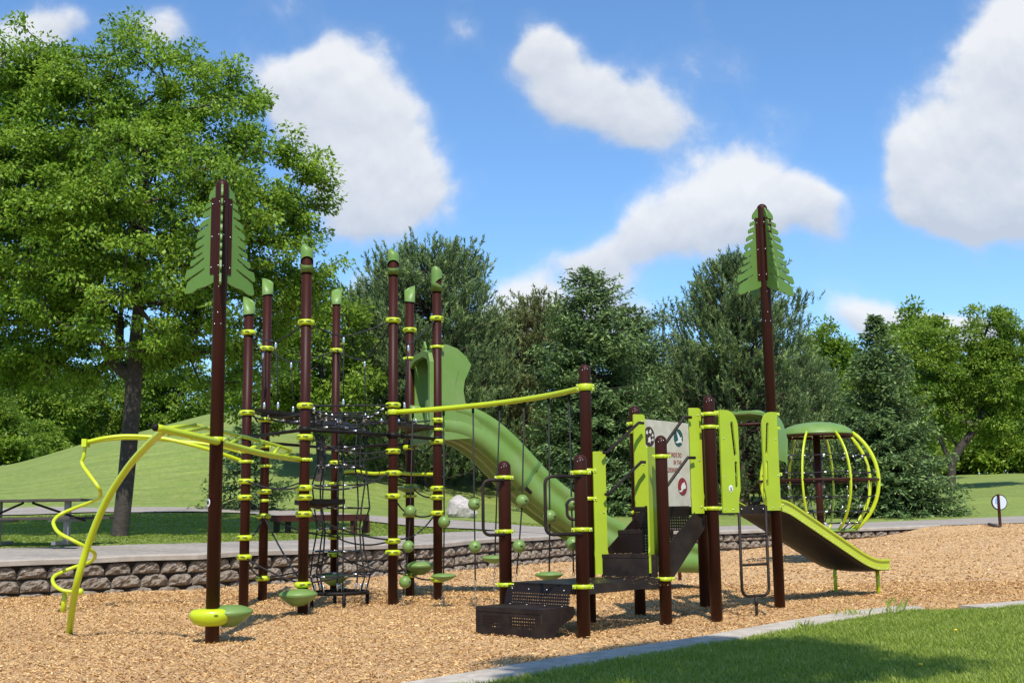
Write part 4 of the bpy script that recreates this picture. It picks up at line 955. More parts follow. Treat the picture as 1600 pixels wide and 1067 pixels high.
zA = Zp(o1.x, o1.y, 801); zB = Zp(o1.x, o1.y, 640); wA = abs(at(1157, 720, Pp.y + .2).x - o1.x)
bu = (pqn + Vector((.5, -.1, 0))).normalized()
slot_board(o1, bu, .27, zA, zB, False, True, 'lime slotted board left of the ladder with round sticker')
o2_ = at(1216, 720, Qp.y - .11); zA = Zp(o2_.x, o2_.y, 797); zB = Zp(o2_.x, o2_.y, 644)
slot_board(o2_, bu, .255, zA, zB, True, False, 'lime slotted board right of the ladder')
for y in (648, 670, 741): 
    c = Vector((QX + .0, QY - .0, Zp(QX, QY, y))); b = MB(); b.box(c + Vector((.03, -.075, 0)), (.05, 0, 0), (0, .012, 0), (0, 0, .018)); b.mi = 1; b.sphere(c + Vector((.06, -.09, 0)), .008, 8, 5); b.build('board_bracket', [m_lime, m_steel], ud)
# loop ladder
LYd = (Pp.y + Qp.y) / 2 - .22; lx = [at(1157, 860, LYd - .08), at(1199, 860, LYd + .12)]
za, zbm = Zp(lx[0].x, LYd, 798), Zp(lx[0].x, LYd, 931); a, c = lx; r_ = .085; dv = (c - a); dv.z = 0; dl = dv.length; dv.normalize()
P_ = [Vector((a.x, a.y, za + .04)), Vector((a.x, a.y, zbm + r_))]
for i in range(1, 8): an = math.pi / 2 * i / 7; P_.append(Vector((a.x, a.y, zbm + r_)) + dv * (r_ - r_ * math.cos(an)) - Vector((0, 0, r_ * math.sin(an))))
for i in range(0, 8): an = math.pi / 2 * i / 7; P_.append(Vector((c.x, c.y, zbm + r_)) - dv * (r_ - r_ * math.sin(an)) - Vector((0, 0, r_ * math.cos(an))))
P_.append(Vector((c.x, c.y, za + .04))); ld = MB().tube(P_, .0165, 10).build('loop_ladder', m_dbrown, ud)
for y in (838, 882): z = Zp(a.x, LYd, y); MB().tube([Vector((a.x, a.y, z)), Vector((c.x, c.y, z))], .015, 10).build('rung', m_dbrown, ld)
m_ = (a + c) / 2; b = MB(); b.tube([Vector((m_.x, m_.y, zbm)), Vector((m_.x, m_.y, -.08))], .017, 10); b.tube([Vector((m_.x, m_.y, zbm - .1)), Vector((m_.x, m_.y, zbm - .03))], .021, 10); b.build('ladder_foot', m_dbrown, ld)
b = MB(); b.box(Vector((m_.x, m_.y + .02, za + .01)), dv * (dl / 2 + .03), Vector((0, .006, 0)), (0, 0, .045)); b.mi = 1
for t in (.1, .5, .9): b.sphere(Vector((a.x, a.y, za + .02)).lerp(Vector((c.x, c.y, za + .02)), t) + Vector((0, -.012, 0)), .009, 8, 5)
b.build('ladder_bracket', [m_dbrown, m_steel], ud)

# ------------------------------------------------------------------ lime slide with hood
ls = thing('lime_slide', 'short lime slide with riveted edge and dark underside at the right end', 'slide', (*xy(1289, 927), 0))
ex = ctr(1375, 928); ex2 = ctr(1289, 928)
qs = (Sp - Qp); qs.z = 0; A0 = Qp + Vector((.07, .04, 0)); B0 = Qp.lerp(Sp, .86)
A1 = at(1388, 868, ex.y - .02); A1.z = 0
dirs = (A1 - A0); run = dirs.length; dirs.normalize(); side = Vector((-dirs.y, dirs.x, 0)); wsl = .66
def prof_z(t):   # t in 0..1 -> height of the bed
    pts_ = [(0, zu + .0), (.06, zu - .03), (.72, .50), (.82, .42), (.90, .385), (1.0, .385)]
    return float(np.interp(t, *zip(*pts_)))
ts = np.linspace(0, 1, 41); zz = np.array([prof_z(t) for t in ts]); zz = np.convolve(np.pad(zz, 3, 'edge'), np.hanning(9)[1:-1] / np.hanning(9)[1:-1].sum(), 'valid')
bed = MB(); rl = [MB(), MB()]
for i, t in enumerate(ts):
    c = A0 + dirs * (run * t)
    for j in range(9):
        s_ = j / 8; bed.v.append(c + side * (wsl * s_) + Vector((0, 0, zz[i] - .03 + .02 * (2 * s_ - 1) ** 2)))
    for j in range(9):
        s_ = j / 8; bed.v.append(c + side * (wsl * s_ + (.02 if j == 8 else 0)) + Vector((0, 0, zz[i] - .085 + .02 * (2 * s_ - 1) ** 2)))
    if i:
        k = 18 * i
        for j in range(8): bed.face((k - 18 + j, k - 18 + j + 1, k + j + 1, k + j), True); bed.face((k - 9 + j, k + 9 + j, k + 9 + j + 1, k - 9 + j + 1), True)
for k in (range(40)): a_ = 18 * k; bed.face((a_ + 8, a_ + 17, a_ + 35, a_ + 26)); bed.face((a_ + 9, a_, a_ + 18, a_ + 27))
bed.build('slide_bed', m_black, ls)  # near-black bed colour includes the shade on the underside
for q_, s_ in enumerate((0.0, wsl)):
    b = rl[q_]; hh_ = .085
    for i, t in enumerate(ts):
        c = A0 + dirs * (run * t) + side * s_; sg = -1 if q_ == 0 else 1; lowr = -.055 if q_ == 0 else .0
        e_ = .0 if t < .97 else -.01
        for (o_, z_) in ((0, lowr), (sg * .012, lowr), (sg * .012, .05), (sg * .03, .062), (sg * .03, .085), (-sg * .02, .09), (-sg * .02, .075), (0, .06)):
            b.v.append(c + side * o_ + Vector((0, 0, zz[i] + z_)))
        if i:
            k = 8 * (i - 1)
            for j in range(8): b.face((k + j, k + (j + 1) % 8, k + 8 + (j + 1) % 8, k + 8 + j))
        if i in (0, 40): k = 8 * i; b.face(tuple(k + j for j in range(8)))
    b.mi = 1
    for i in range(46):
        t = .02 + .96 * i / 45; c = A0 + dirs * (run * t) + side * (s_ + (-1 if q_ == 0 else 1) * .013); b.sphere(c + Vector((0, 0, float(np.interp(t, ts, zz)) - .035)), .0065, 6, 4)
    b.build('side_rail', [m_lime, m_steel], ls)
for c0, mm in ((ex, m_lime), (ex + side * wsl * .95, m_lime)):
    b = MB(); b.tube([Vector((c0.x, c0.y, -.08)), Vector((c0.x, c0.y, .34))], .027, 12); b.tube([Vector((c0.x, c0.y, .22)), Vector((c0.x, c0.y, .25))], .031, 12); b.build('support_leg', mm, ls)
# hood over slide entry, an arched green shell
hd = MB(); hc = (Qp + Sp) / 2; hu = (Qp - Sp); hu.z = 0; hw = hu.length / 2 - .02; hu.normalize(); hz = Zp(Qp.x - .3, Qp.y + .2, 643)
arc = [(-hw * 1.05, -.62), (-hw * 1.1, -.3), (-hw * 1.0, -.12), (-hw * .85, -.03), (-hw * .5, .0), (hw * .5, .0), (hw * .85, -.03), (hw * 1.0, -.12), (hw * 1.1, -.3), (hw * 1.05, -.62)]
for k_, (dd, dz) in enumerate(((-.02, 0), (.14, .02), (.30, 0), (.34, -.05))):
    for (a_, z_) in arc: hd.v.append(hc + hu * a_ + dirs * dd + Vector((0, 0, hz + z_ + dz)))
    for (a_, z_) in arc: hd.v.append(hc + hu * (a_ * .94) + dirs * dd + Vector((0, 0, hz + z_ * .97 + dz - .03)))
n_ = len(arc)
for k_ in range(3):
    b0 = k_ * 2 * n_; b1 = b0 + 2 * n_
    for j in range(n_ - 1):
        hd.face((b0 + j, b1 + j, b1 + j + 1, b0 + j + 1), True); hd.face((b0 + n_ + j, b0 + n_ + j + 1, b1 + n_ + j + 1, b1 + n_ + j), True)
for b0 in (0, 3 * 2 * n_):
    for j in range(n_ - 1): hd.face((b0 + j, b0 + j + 1, b0 + n_ + j + 1, b0 + n_ + j))
hd.build('hood', m_green, ls)
b = MB(); b.tube([hc - hu * hw * .95 + Vector((0, 0, hz - .16)), hc + hu * hw * .95 + Vector((0, 0, hz - .16))], .02, 8); b.build('hood_bar', m_post, ls)

# ------------------------------------------------------------------ green slide
gs = thing('green_slide', 'long green plastic slide with hooded top running down from the tower', 'slide', (*xy(1063, 906), 0))
Hc, Ic = Vector((*XY['H'], 0)), Vector((*XY['I'], 0)); s0 = (Hc + Ic) / 2; hx_ = (Ic - Hc).normalized()
exg = at(1092, 870, 18.6); exg.z = 0; gd = (exg - s0); grun = gd.length; gd.normalize(); gsd = Vector((gd.y, -gd.x, 0))   # gsd: toward the camera side
gz0 = zdk
gp = [(-.02, gz0), (.09, gz0 - .02), (.17, gz0 - .18), (.25, gz0 - .50), (.34, gz0 - .93), (.44, gz0 - 1.25), (.56, gz0 - 1.58), (.68, gz0 - 1.85), (.78, gz0 - 1.99), (.87, .36), (1.0, .33)]
ts = np.linspace(-.02, 1, 60); zz = np.interp(ts, *zip(*gp)); zz = np.convolve(np.pad(zz, 4, 'edge'), np.hanning(11)[1:-1] / np.hanning(11)[1:-1].sum(), 'valid')
hw = .40
sec = [(.28, .0), (.33, .05), (.35, .22), (.36, .36), (.40, .395), (.45, .385), (.475, .35), (.48, .27), (.455, .235), (.455, .15), (.485, .115), (.485, .02), (.46, -.05), (.39, -.10), (.32, -.105), (.25, -.06), (.14, -.06), (.07, -.10)]
full = sec + [(-a, z) for a, z in sec[::-1]]
ch = MB(); m_sec = len(full)
for i, t in enumerate(ts):
    c = s0 + gd * (grun * t); dz = (zz[min(i + 1, 59)] - zz[max(i - 1, 0)]) / ((ts[min(i + 1, 59)] - ts[max(i - 1, 0)]) * grun); ca = 1 / math.sqrt(1 + dz * dz); nv_ = Vector((-gd.x * dz * ca, -gd.y * dz * ca, ca))
    k_ = 1.0 if t < .9 else 1 - (t - .9) * 4.5
    for (a_, z_) in full: ch.v.append(c + gsd * a_ + nv_ * (z_ * (k_ if z_ > 0 else 1)) + Vector((0, 0, zz[i])))
    if i:
        b0 = (i - 1) * m_sec
        for j in range(m_sec): ch.face((b0 + j, b0 + (j + 1) % m_sec, b0 + m_sec + (j + 1) % m_sec, b0 + m_sec + j), True)
    if i in (0, 59): b0 = i * m_sec; ch.face(tuple(b0 + j for j in range(m_sec)) if i else tuple(b0 + j for j in range(m_sec))[::-1])
chute = ch.build('chute', m_green, gs)
# joint collar half way: a pair of flanges with a black box for the shade in the recess
for t in (.31,):
    i = int(np.argmin(abs(ts - t))); b = MB()
    for dt in (-.004, .004):
        c = s0 + gd * (grun * (t + dt)); z = float(np.interp(t + dt, ts, zz)); dz = -1.0; nv_ = Vector((gd.x * .6, gd.y * .6, .8))
        for (a_, z_) in full: b.v.append(c + gsd * (a_ * 1.02) + nv_ * (z_ * 1.03 - .004) + Vector((0, 0, z)))
    for j in range(m_sec): b.face((j, (j + 1) % m_sec, m_sec + (j + 1) % m_sec, m_sec + j), True)
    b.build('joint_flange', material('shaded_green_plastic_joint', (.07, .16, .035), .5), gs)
    b = MB(); c = s0 + gd * (grun * (t + .012)) + gsd * .462; z = float(np.interp(t + .012, ts, zz)); b.box(c + Vector((0, 0, z - .035)), gd * .045 - Vector((0, 0, .035)), gsd * .012, (gd * .018 + Vector((0, 0, .026)))); b.build('joint_recess_shade', m_black, gs)
# hood: two side wings + front arch frame
def wing(sgn):
    hh_ = [(0, -.15), (0, .98), (.06, 1.02), (.18, 1.05), (.34, 1.0), (.46, .90), (.53, .80), (.50, .72), (.44, .60), (.42, .48), (.44, .34), (.52, .20), (.64, .08), (.72, -.10), (.4, -.12)]
    b = MB(); hh_ = [(x * 1.08, z * 1.13 if z > 0 else z - .03) for x, z in hh_]; o_ = s0 + gsd * (sgn * .44) + Vector((0, 0, gz0)); b.poly([hh_], o_, gd, (0, 0, 1), .05)
    inn = [(.08, .03), (.08, .93), (.17, .98), (.31, .93), (.38, .82), (.33, .62), (.31, .45), (.34, .22), (.38, .06)]
    b.poly([inn], o_ + gsd * (sgn * .022), gd, (0, 0, 1), .03); return b
w_ = wing(1); b2 = wing(-1)
w_.build('side_wing', m_green, gs); b2.build('side_wing', m_green, gs)
ar = MB(); o_ = s0 + Vector((0, 0, gz0)) - gd * .04
outer = [(-.60, -.20), (.52, -.20), (.54, .92), (.46, 1.06), (.2, 1.12), (-.2, 1.10), (-.52, .98), (-.64, .80)]
inner = [(-.53, .0), (-.56, .76), (-.45, .92), (-.2, 1.01), (.2, 1.03), (.40, .97), (.46, .86), (.45, .0)]
ar.poly([outer, inner[::-1]], o_, gsd, (0, 0, 1), .06); ar.build('hood_frame', m_green, gs)
b = MB(); b.poly([[(0, 1.06), (0, 1.12), (.2, 1.165), (.37, 1.11), (.52, .99), (.52, .95), (.36, 1.06), (.2, 1.11)]], s0 + Vector((0, 0, gz0)), gd, (0, 0, 1), .86); b.build('hood_roof', m_green, gs)
# small fir crest on hood
b = MB(); b.poly([[(-.14, 0), (.14, 0), (.09, .06), (.12, .06), (.06, .13), (.08, .13), (0, .24), (-.08, .13), (-.06, .13), (-.12, .06), (-.09, .06)]], s0 + gd * .1 - gsd * .25 + Vector((0, 0, gz0 + 1.08)), gsd, (0, 0, 1), .03); b.build('hood_crest', m_green, gs)
g_ = Vector((*xy(1062.5, 906), 0)); b = MB(); b.tube([g_ + Vector((0, 0, -.08)), g_ + Vector((0, 0, .33))], .03, 12); b.build('support_leg', m_post, gs)
g_ = at(889, 893, 16.8); g_.z = 0; zq = float(np.interp(.52, ts, zz)); g2 = s0 + gd * (grun * .55); MB().tube([Vector((g2.x, g2.y, -.08)), Vector((g2.x, g2.y, zq - .25))], .035, 12).build('support_leg', m_post, gs)

# ------------------------------------------------------------------ hanging pod bridge
pb = thing('pod_bridge', 'curved lime beam with hanging ropes of green balls and discs above the chips', 'climbing ropes', (Fp.x - 1.2, 13.5, 0))
Ga, Tb = pp('G', 644, (.0, 0)), Vector((Tp.x, Tp.y, Zp(Tp.x, Tp.y, 605))); zbm_ = (Ga.z + Tb.z) / 2
ax = (Tb - Ga); ax.z = 0; per = Vector((-ax.y, ax.x, 0)).normalized()
if per.y < 0: per = -per
BE = [Ga.lerp(Tb, t) + per * (.36 * 4 * t * (1 - t)) for t in np.linspace(0, 1, 33)]
MB().tube(BE, .034, 12).build('beam', m_lime, pb)
for e_, pz in ((Ga, XY['G']), (Tb, (Tp.x, Tp.y))): b = MB(); b.lathe([(.072, -.035), (.078, -.03), (.078, .03), (.072, .035)], (pz[0], pz[1], e_.z), 24); b.build('beam_collar', m_lime, pb)
def beam_at(px):
    best = min(BE, key=lambda p: abs(proj(p)[0] - px)); i = [k for k in range(33) if BE[k] is best][0]
    for j in (i - 1, i + 1):
        if 0 <= j < 33:
            x0, x1 = proj(BE[i])[0], proj(BE[j])[0]
            if (x0 - px) * (x1 - px) <= 0 and abs(x1 - x0) > 1e-6: return BE[i].lerp(BE[j], (px - x0) / (x1 - x0))
    return best
def proj(p):
    d = Vector(p) - CAM; w_ = d.dot(fw); return (800 + F * d.dot(rt) / w_, 533.5 - F * d.dot(up) / w_)
BALL = MB(); BALL.sphere((0, 0, 0), .078, 20, 13); BALL.mi = 1
BALL.poly([[(.017 * math.cos(a), .008 * math.sin(a)) for a in np.linspace(0, 6.28, 12, endpoint=False)]], (.040, -.068, .004), (1, .55, 0), (0, 0, 1), .006); BALL.mi = 0
BALL.tube([(.0785 * math.cos(a) * .15, -.0785 * math.sin(a), -.0785 * math.cos(a)) for a in np.linspace(0.2, 2.9, 16)], .0012, 5)
BALL = BALL.mesh('ball', [m_green, m_gslot]) if False else BALL
m_gslot = material('ball_hole_shade', (.02, .045, .012), .7)  # dark oval on the ball, shade of its hole put in as colour
BALL = BALL.mesh('ball', [m_green, m_gslot])
ropes = [(645, [641, 798.5, 'b'], [638, 853.5, 'b'], [633, 909, 'b'], (627, 944)), (693, [694, 815, 'b'], [693, 901, 'd'], (690, 955)), (739, [741, 787.5, 'b'], [742, 854, 'b'], (743, 950)),
         (781, [773, 873, 'd'], (772, 925)), (819, [816, 782.5, 'b'], [811, 853, 'b'], (804, 930)), (857, [859, 807, 'b'], [858, 899, 'd'], (858, 930)), (889, [893, 787, 'b'], [895, 849, 'b'], (897, 930))]
for ri, rp_ in enumerate(ropes):
    top = beam_at(rp_[0]); ends = rp_[1:-1]; Yr = top.y; low = at(rp_[-1][0], rp_[-1][1], Yr)
    low.z = max(low.z, .02) if low.z > 0 else 0.02
    last = at(ends[-1][0], ends[-1][1], Yr); b = MB(); mid = [at(e[0], e[1], Yr) for e in ends]
    b.tube([top] + mid + ([] if ends[-1][2] == 'd' else [last.lerp(low, .55)]), .0095, 7); b.mi = 1; b.tube([top + Vector((0, 0, -.01)), top + Vector((0, 0, -.09))], .017, 8); ferr(b, top + Vector((0, 0, -.035)), (0, 0, 1), .03, .014)
    b.build('rope', [m_rope, m_black], pb)
    for e, p in zip(ends, mid):
        if e[2] == 'b': link('ball', BALL, pb, p, rotz=random.uniform(-.5, .8))
        else: link('foot_disc', PODS, pb, p)
    st_ = last if ends[-1][2] == 'd' else last.lerp(low, .55); cb_ = MB(); nl = max(3, int((st_ - low).length / .036))
    for i in range(nl):
        c = st_.lerp(low, (i + .5) / nl); a_ = (i % 2) * math.pi / 2; u_ = Vector((math.cos(a_), math.sin(a_), 0))
        cb_.tube([c + u_ * (.011 * math.cos(t)) + Vector((0, 0, .024 * math.sin(t))) for t in np.linspace(0, 6.283, 8, endpoint=False)], .0035, 5, closed=True)
    cb_.build('chain', m_steeld, pb)

# ------------------------------------------------------------------ globe climber
gc = at(1279, 750, 26.0); GX, GY = gc.x, 26.0; gzc = Zp(GX, GY, 751); gr = 1.28
gl = thing('globe_climber', 'round globe-shaped climber with green dome top, lime ribs and inner ropes', 'climbing frame', (GX, GY, float(chipZ(GX, GY))))
ztop_ = Zp(GX, GY, 678)
th0 = math.asin((ztop_ - gzc) / gr)
rd = gr * math.cos(th0)
dm = MB(); ap = Zp(GX, GY, 659.5) - ztop_
dm.lathe([(rd * .97, ztop_ - .02), (rd * 1.03, ztop_ - .03), (rd * 1.03, ztop_)] + [(rd * math.cos(a) * 1.0, ztop_ + ap * math.sin(a)) for a in np.linspace(.1, 1.52, 9)], (GX, GY, 0), 36); dm.build('dome_roof', m_green, gl)
b = MB(); b.tube([(GX + rd * math.cos(a), GY + rd * math.sin(a), ztop_ - .05) for a in np.linspace(0, 6.283, 30, endpoint=False)], .03, 8, closed=True); b.build('top_hoop', m_post, gl)
b = MB(); b.tube([(GX + gr * math.cos(a), GY + gr * math.sin(a), gzc) for a in np.linspace(0, 6.283, 40, endpoint=False)], .028, 8, closed=True); b.build('middle_hoop', m_post, gl)
nr = 8; bot = -.98
for j in range(nr):
    a0 = 2 * math.pi * j / nr + .28; P_ = []
    for th in np.linspace(th0, bot, 16): P_.append((GX + gr * math.cos(th) * math.cos(a0), GY + gr * math.cos(th) * math.sin(a0), gzc + gr * math.sin(th)))
    b = MB(); b.tube(P_, .042, 8, flat=.55); b.build('rib', m_lime, gl)
b = MB(); zb_ = gzc + gr * math.sin(bot); b.lathe([(gr * math.cos(bot) * 1.05, zb_ - .03), (gr * math.cos(bot) * 1.1, zb_), (gr * math.cos(bot) * 1.05, zb_ + .03)], (GX, GY, 0), 30); b.build('bottom_hoop', m_green, gl)
MB().lathe([(.078, -.1), (.078, ztop_)], (GX, GY, 0), 16).build('mast', m_post, gl)
for j in range(nr):
    a0 = 2 * math.pi * (j + .5) / nr + .28; b = MB(); P_ = []
    for k_, th in enumerate(np.linspace(th0, bot, 12)): rr_ = gr * math.cos(th) * (.80 + .05 * math.sin(k_ * 2 + j)); P_.append(Vector((GX + rr_ * math.cos(a0 + .08 * math.sin(k_)), GY + rr_ * math.sin(a0 + .08 * math.sin(k_)), gzc + gr * math.sin(th))))
    b.tube(P_, .013, 6); b.mi = 1
    for k_ in (0, 3, 6, 8, 10): ferr(b, P_[k_], (P_[min(k_ + 1, 11)] - P_[k_ - 1]) if k_ else (0, 0, 1), .05, .017)
    b.build('rope', [m_rope, m_steel], gl)
for zi, th in enumerate((.42, .12, -.28, -.55, -.8)):
    b = MB(); P_ = []; n_ = nr * 2
    for j in range(n_): rr_ = gr * math.cos(th) * (.97 if j % 2 == 0 else .84); a0 = 2 * math.pi * j / n_ + .28; P_.append(Vector((GX + rr_ * math.cos(a0), GY + rr_ * math.sin(a0), gzc + gr * math.sin(th) + .015 * math.sin(j * 2.3))))
    b.tube(P_, .012, 6, closed=True); b.mi = 1
    for j in range(n_): ferr(b, P_[j], P_[(j + 1) % n_] - P_[j - 1], .045, .016)
    b.build('rope', [m_rope, m_steel], gl)

# ------------------------------------------------------------------ background furniture
def lz(x, y): return float(lawnN(x, y))
# picnic table (left)
pt = at(68, 855, 20.6); tx, ty = pt.x - .1, 20.9; tz = lz(tx, ty) + .05
tb = thing('picnic_table', 'weathered picnic table with grey metal legs beside the path on the left', 'picnic table', (tx, ty, tz))
for i in range(5): MB().box((tx - .22, ty - .3 + i * .15, tz + .76), (.95, 0, 0), (0, .068, 0), (0, 0, .02)).build('top_plank', m_plank, tb)
for sgn in (-1, 1):
    for i in range(2): MB().box((tx - .22 + .12 * (sgn > 0) * 1.5, ty + sgn * .72 + (i - .5) * .14, tz + .45), (.95, 0, 0), (0, .064, 0), (0, 0, .02)).build('seat_plank', m_plank, tb)
for xx in (-.85, .42):
    b = MB(); X = tx - .22 + xx * .95
    b.box((X + .2, ty, tz + .37), (.045, 0, 0), (0, .05, 0), (0, 0, .37)); b.box((X + .2, ty, tz + .415), (.03, 0, 0), (0, .80, 0), (0, 0, .025)); b.box((X + .2, ty, tz + .03), (.035, 0, 0), (0, .60, 0), (0, 0, .03)); b.build('leg', m_steeld, tb)
for (x0, x1) in ((-.6, -.15), (.15, -.12)):
    MB().tube([(tx + x0 - .22, ty - .3, tz + .72) if False else (tx - .2 + x0 * .2, ty - .2, tz + .72), (tx - .2 + (x0 + (.75 if x0 > 0 else -.35)) , ty, tz + .40)], .02, 6).build('brace', m_dbrown, tb)
# brown table behind the tower
pt = at(500, 838, 26.2); tx, ty = pt.x, 26.2; tz = lz(tx, ty)
bt = thing('park_bench', 'dark brown backless bench frame beyond the tower beside the path', 'bench', (tx, ty, tz)); zt2 = Zp(tx, ty, 804)
MB().box((tx, ty, zt2 - .07), (1.05, 0, 0), (0, .22, 0), (0, 0, .07)).build('seat', m_post, bt)
for x_ in (.75, 1.0): MB().box((tx + x_, ty - .1 + (x_ > .8) * .2, (zt2 - .14 + tz) / 2), (.07, 0, 0), (0, .05, 0), (0, 0, (zt2 - .14 - tz) / 2)).build('leg', m_post, bt)
for x_ in (-.95, -.7): MB().box((tx + x_, ty, (zt2 - .14 + tz) / 2), (.06, 0, 0), (0, .05, 0), (0, 0, (zt2 - .14 - tz) / 2)).build('leg', m_dbrown, bt)
# boulder
def boulder(name, px, py, Y, sx, sy, sz, seed, label, mat):
    p = at(px, py, Y); z = lz(p.x, Y); b = MB(); n, m = 22, 14; r_ = random.Random(seed); i0 = 0
    cuts = [(Vector((r_.uniform(-1, 1), r_.uniform(-1, 1), r_.uniform(-.2, 1))).normalized(), r_.uniform(.62, .88)) for _ in range(16)]
    for i in range(m + 1):
        for j in range(n):
            th = math.pi * i / m; a = 2 * math.pi * j / n; v = Vector((math.sin(th) * math.cos(a), math.sin(th) * math.sin(a), -math.cos(th)))
            for c_, d_ in cuts:
                e = v.dot(c_)
                if e > d_: v -= c_ * (e - d_)
            v *= 1 + .02 * math.sin(v.x * 11 + seed) * math.cos(v.y * 13)
            b.v.append(Vector((p.x + v.x * sx, Y + v.y * sy, z + sz * .7 + v.z * sz)))
    for i in range(m):
        for j in range(n): b.face((i * n + j, i * n + (j + 1) % n, (i + 1) * n + (j + 1) % n, (i + 1) * n + j))
    return tag(b.build(name, mat), label, 'rock')
boulder('boulder', 722, 811, 36, .52, .4, .40, 5, 'pale grey granite boulder on the grass beyond the path', m_granite)
# round sign on post at right
sp_ = at(1565, 822, 36); X, Y = sp_.x, 36; z0 = float(chipZ(X, Y)); zt = Zp(X, Y, 772)
rs = thing('round_sign', 'small round blue and white sign on a brown post at the far right', 'sign', (X, Y, z0)); rr_ = (zt - Zp(X, Y, 797)) / 2; zc_ = (zt + Zp(X, Y, 797)) / 2
b = MB(); b.box((X - .04, Y, (z0 + zt) / 2 - .05), (.035, 0, 0), (0, .03, 0), (-.0, 0, (zt - z0) / 2 + .05)); b.build('post', m_post, rs)
b = MB(); b.poly([disc2(0, 0, rr_, rr_)], (X, Y + .05, zc_), (1, 0, 0), (0, 0, 1), .03); b.build('frame', m_post, rs)
b = MB(); b.poly([disc2(0, 0, rr_ * .88, rr_ * .88)], (X, Y + .03, zc_), (1, 0, 0), (0, 0, 1), .03); b.mi = 1; b.poly([[(-rr_ * .6, -.03), (-.05, -.03), (-.05, .12), (-rr_ * .55, .12)]], (X, Y + .012, zc_), (1, 0, 0), (0, 0, 1), .01); b.build('face', [material('pale_sign_face', (.5, .56, .62), .5), material('blue_sign_print', (.25, .38, .6), .5)], rs)
b = MB(); p0 = at(1545, 819, 36.2); p1 = at(1562, 823.5, 35.6); b.tube([(p0.x, p0.y, float(chipZ(p0.x, p0.y)) + .06), (p1.x, p1.y, float(chipZ(p1.x, p1.y)) + .03)], .05, 6); tag(b.build('timber_edge', m_plank), 'short dark timber lying at the foot of the round sign', 'timber')

# ------------------------------------------------------------------ trees
def tubes_np(segs, mat, name, n=6):
    V = []; Fc = []; 
    P0 = np.array([s[0] for s in segs]); P1 = np.array([s[1] for s in segs]); r0_ = np.array([s[2] for s in segs]); r1_ = np.array([s[3] for s in segs])
    T = nrmz(P1 - P0); a = np.where(np.abs(T[:, 2:3]) < .9, np.array([[0, 0, 1.0]]), np.array([[1.0, 0, 0]])); U = nrmz(np.cross(T, a)); W = np.cross(T, U)
    an = np.arange(n) * 2 * np.pi / n; ring = lambda P, r_: P[:, None] + r_[:, None, None] * (np.cos(an)[None, :, None] * U[:, None] + np.sin(an)[None, :, None] * W[:, None])
    V = np.concatenate([ring(P0, r0_), ring(P1, r1_)], 1).reshape(-1, 3); k = len(segs); b = (np.arange(k) * 2 * n)[:, None]; j = np.arange(n)[None]; j2 = (j + 1) % n
    Fa = np.stack([b + j, b + j2, b + n + j2, b + n + j], 2).reshape(-1, 4); return npmesh(name, V, Fa, mat, smooth=True)
def skeleton(trunk, targets, r_trunk, up_bias=.6, rs=None):
    """grow a branch graph: trunk nodes then connect each target to the nearest lower node"""
    nodes = [np.array(p, float) for p in trunk]; par = [-1] + list(range(len(trunk) - 1)); base = nodes[0]
    fork = len(trunk) // 3
    axis = nodes[-1]
    T = sorted(targets, key=lambda p: np.linalg.norm((p - nodes[len(nodes) // 2]) * np.array([1, 1, .7])))
    arr = np.array(nodes)
    for t in T:
        A = np.array(nodes); d = t - A; dist = np.linalg.norm(d, axis=1) ; pen = np.maximum(0, -d[:, 2]) * 1.2 + (np.arange(len(A)) < fork) * 3.0
        rad_n = np.linalg.norm(A[:, :2] - base[:2], axis=1); rad_t = np.linalg.norm(t[:2] - base[:2]); pen += np.maximum(0, rad_n - rad_t) * .8
        i = int(np.argmin(dist + pen)); steps = max(1, int(dist[i] / .55)); prev = i; p0 = A[i]
        for s_ in range(1, steps + 1):
            f_ = s_ / steps; m = p0 + (t - p0) * f_; m = m + np.array([0, 0, .10 * dist[i] * math.sin(math.pi * f_)]) + (rs.normal(0, .05, 3) * dist[i] * .35 if s_ < steps else 0)
            nodes.append(m); par.append(prev); prev = len(nodes) - 1
    n = len(nodes); w = np.zeros(n); child = [0] * n
    for i in range(n - 1, 0, -1):
        if w[i] == 0: w[i] = 1
        w[par[i]] += w[i]
    mx_ = w[0]; rad = r_trunk * np.maximum((w / mx_) ** .45, .05)
    segs = [(nodes[par[i]], nodes[i], rad[par[i]] if (par[i] < len(trunk) or True) and rad[par[i]] < rad[i] * 1.9 else rad[i] * 1.25, rad[i]) for i in range(1, n)]
    return segs, nodes
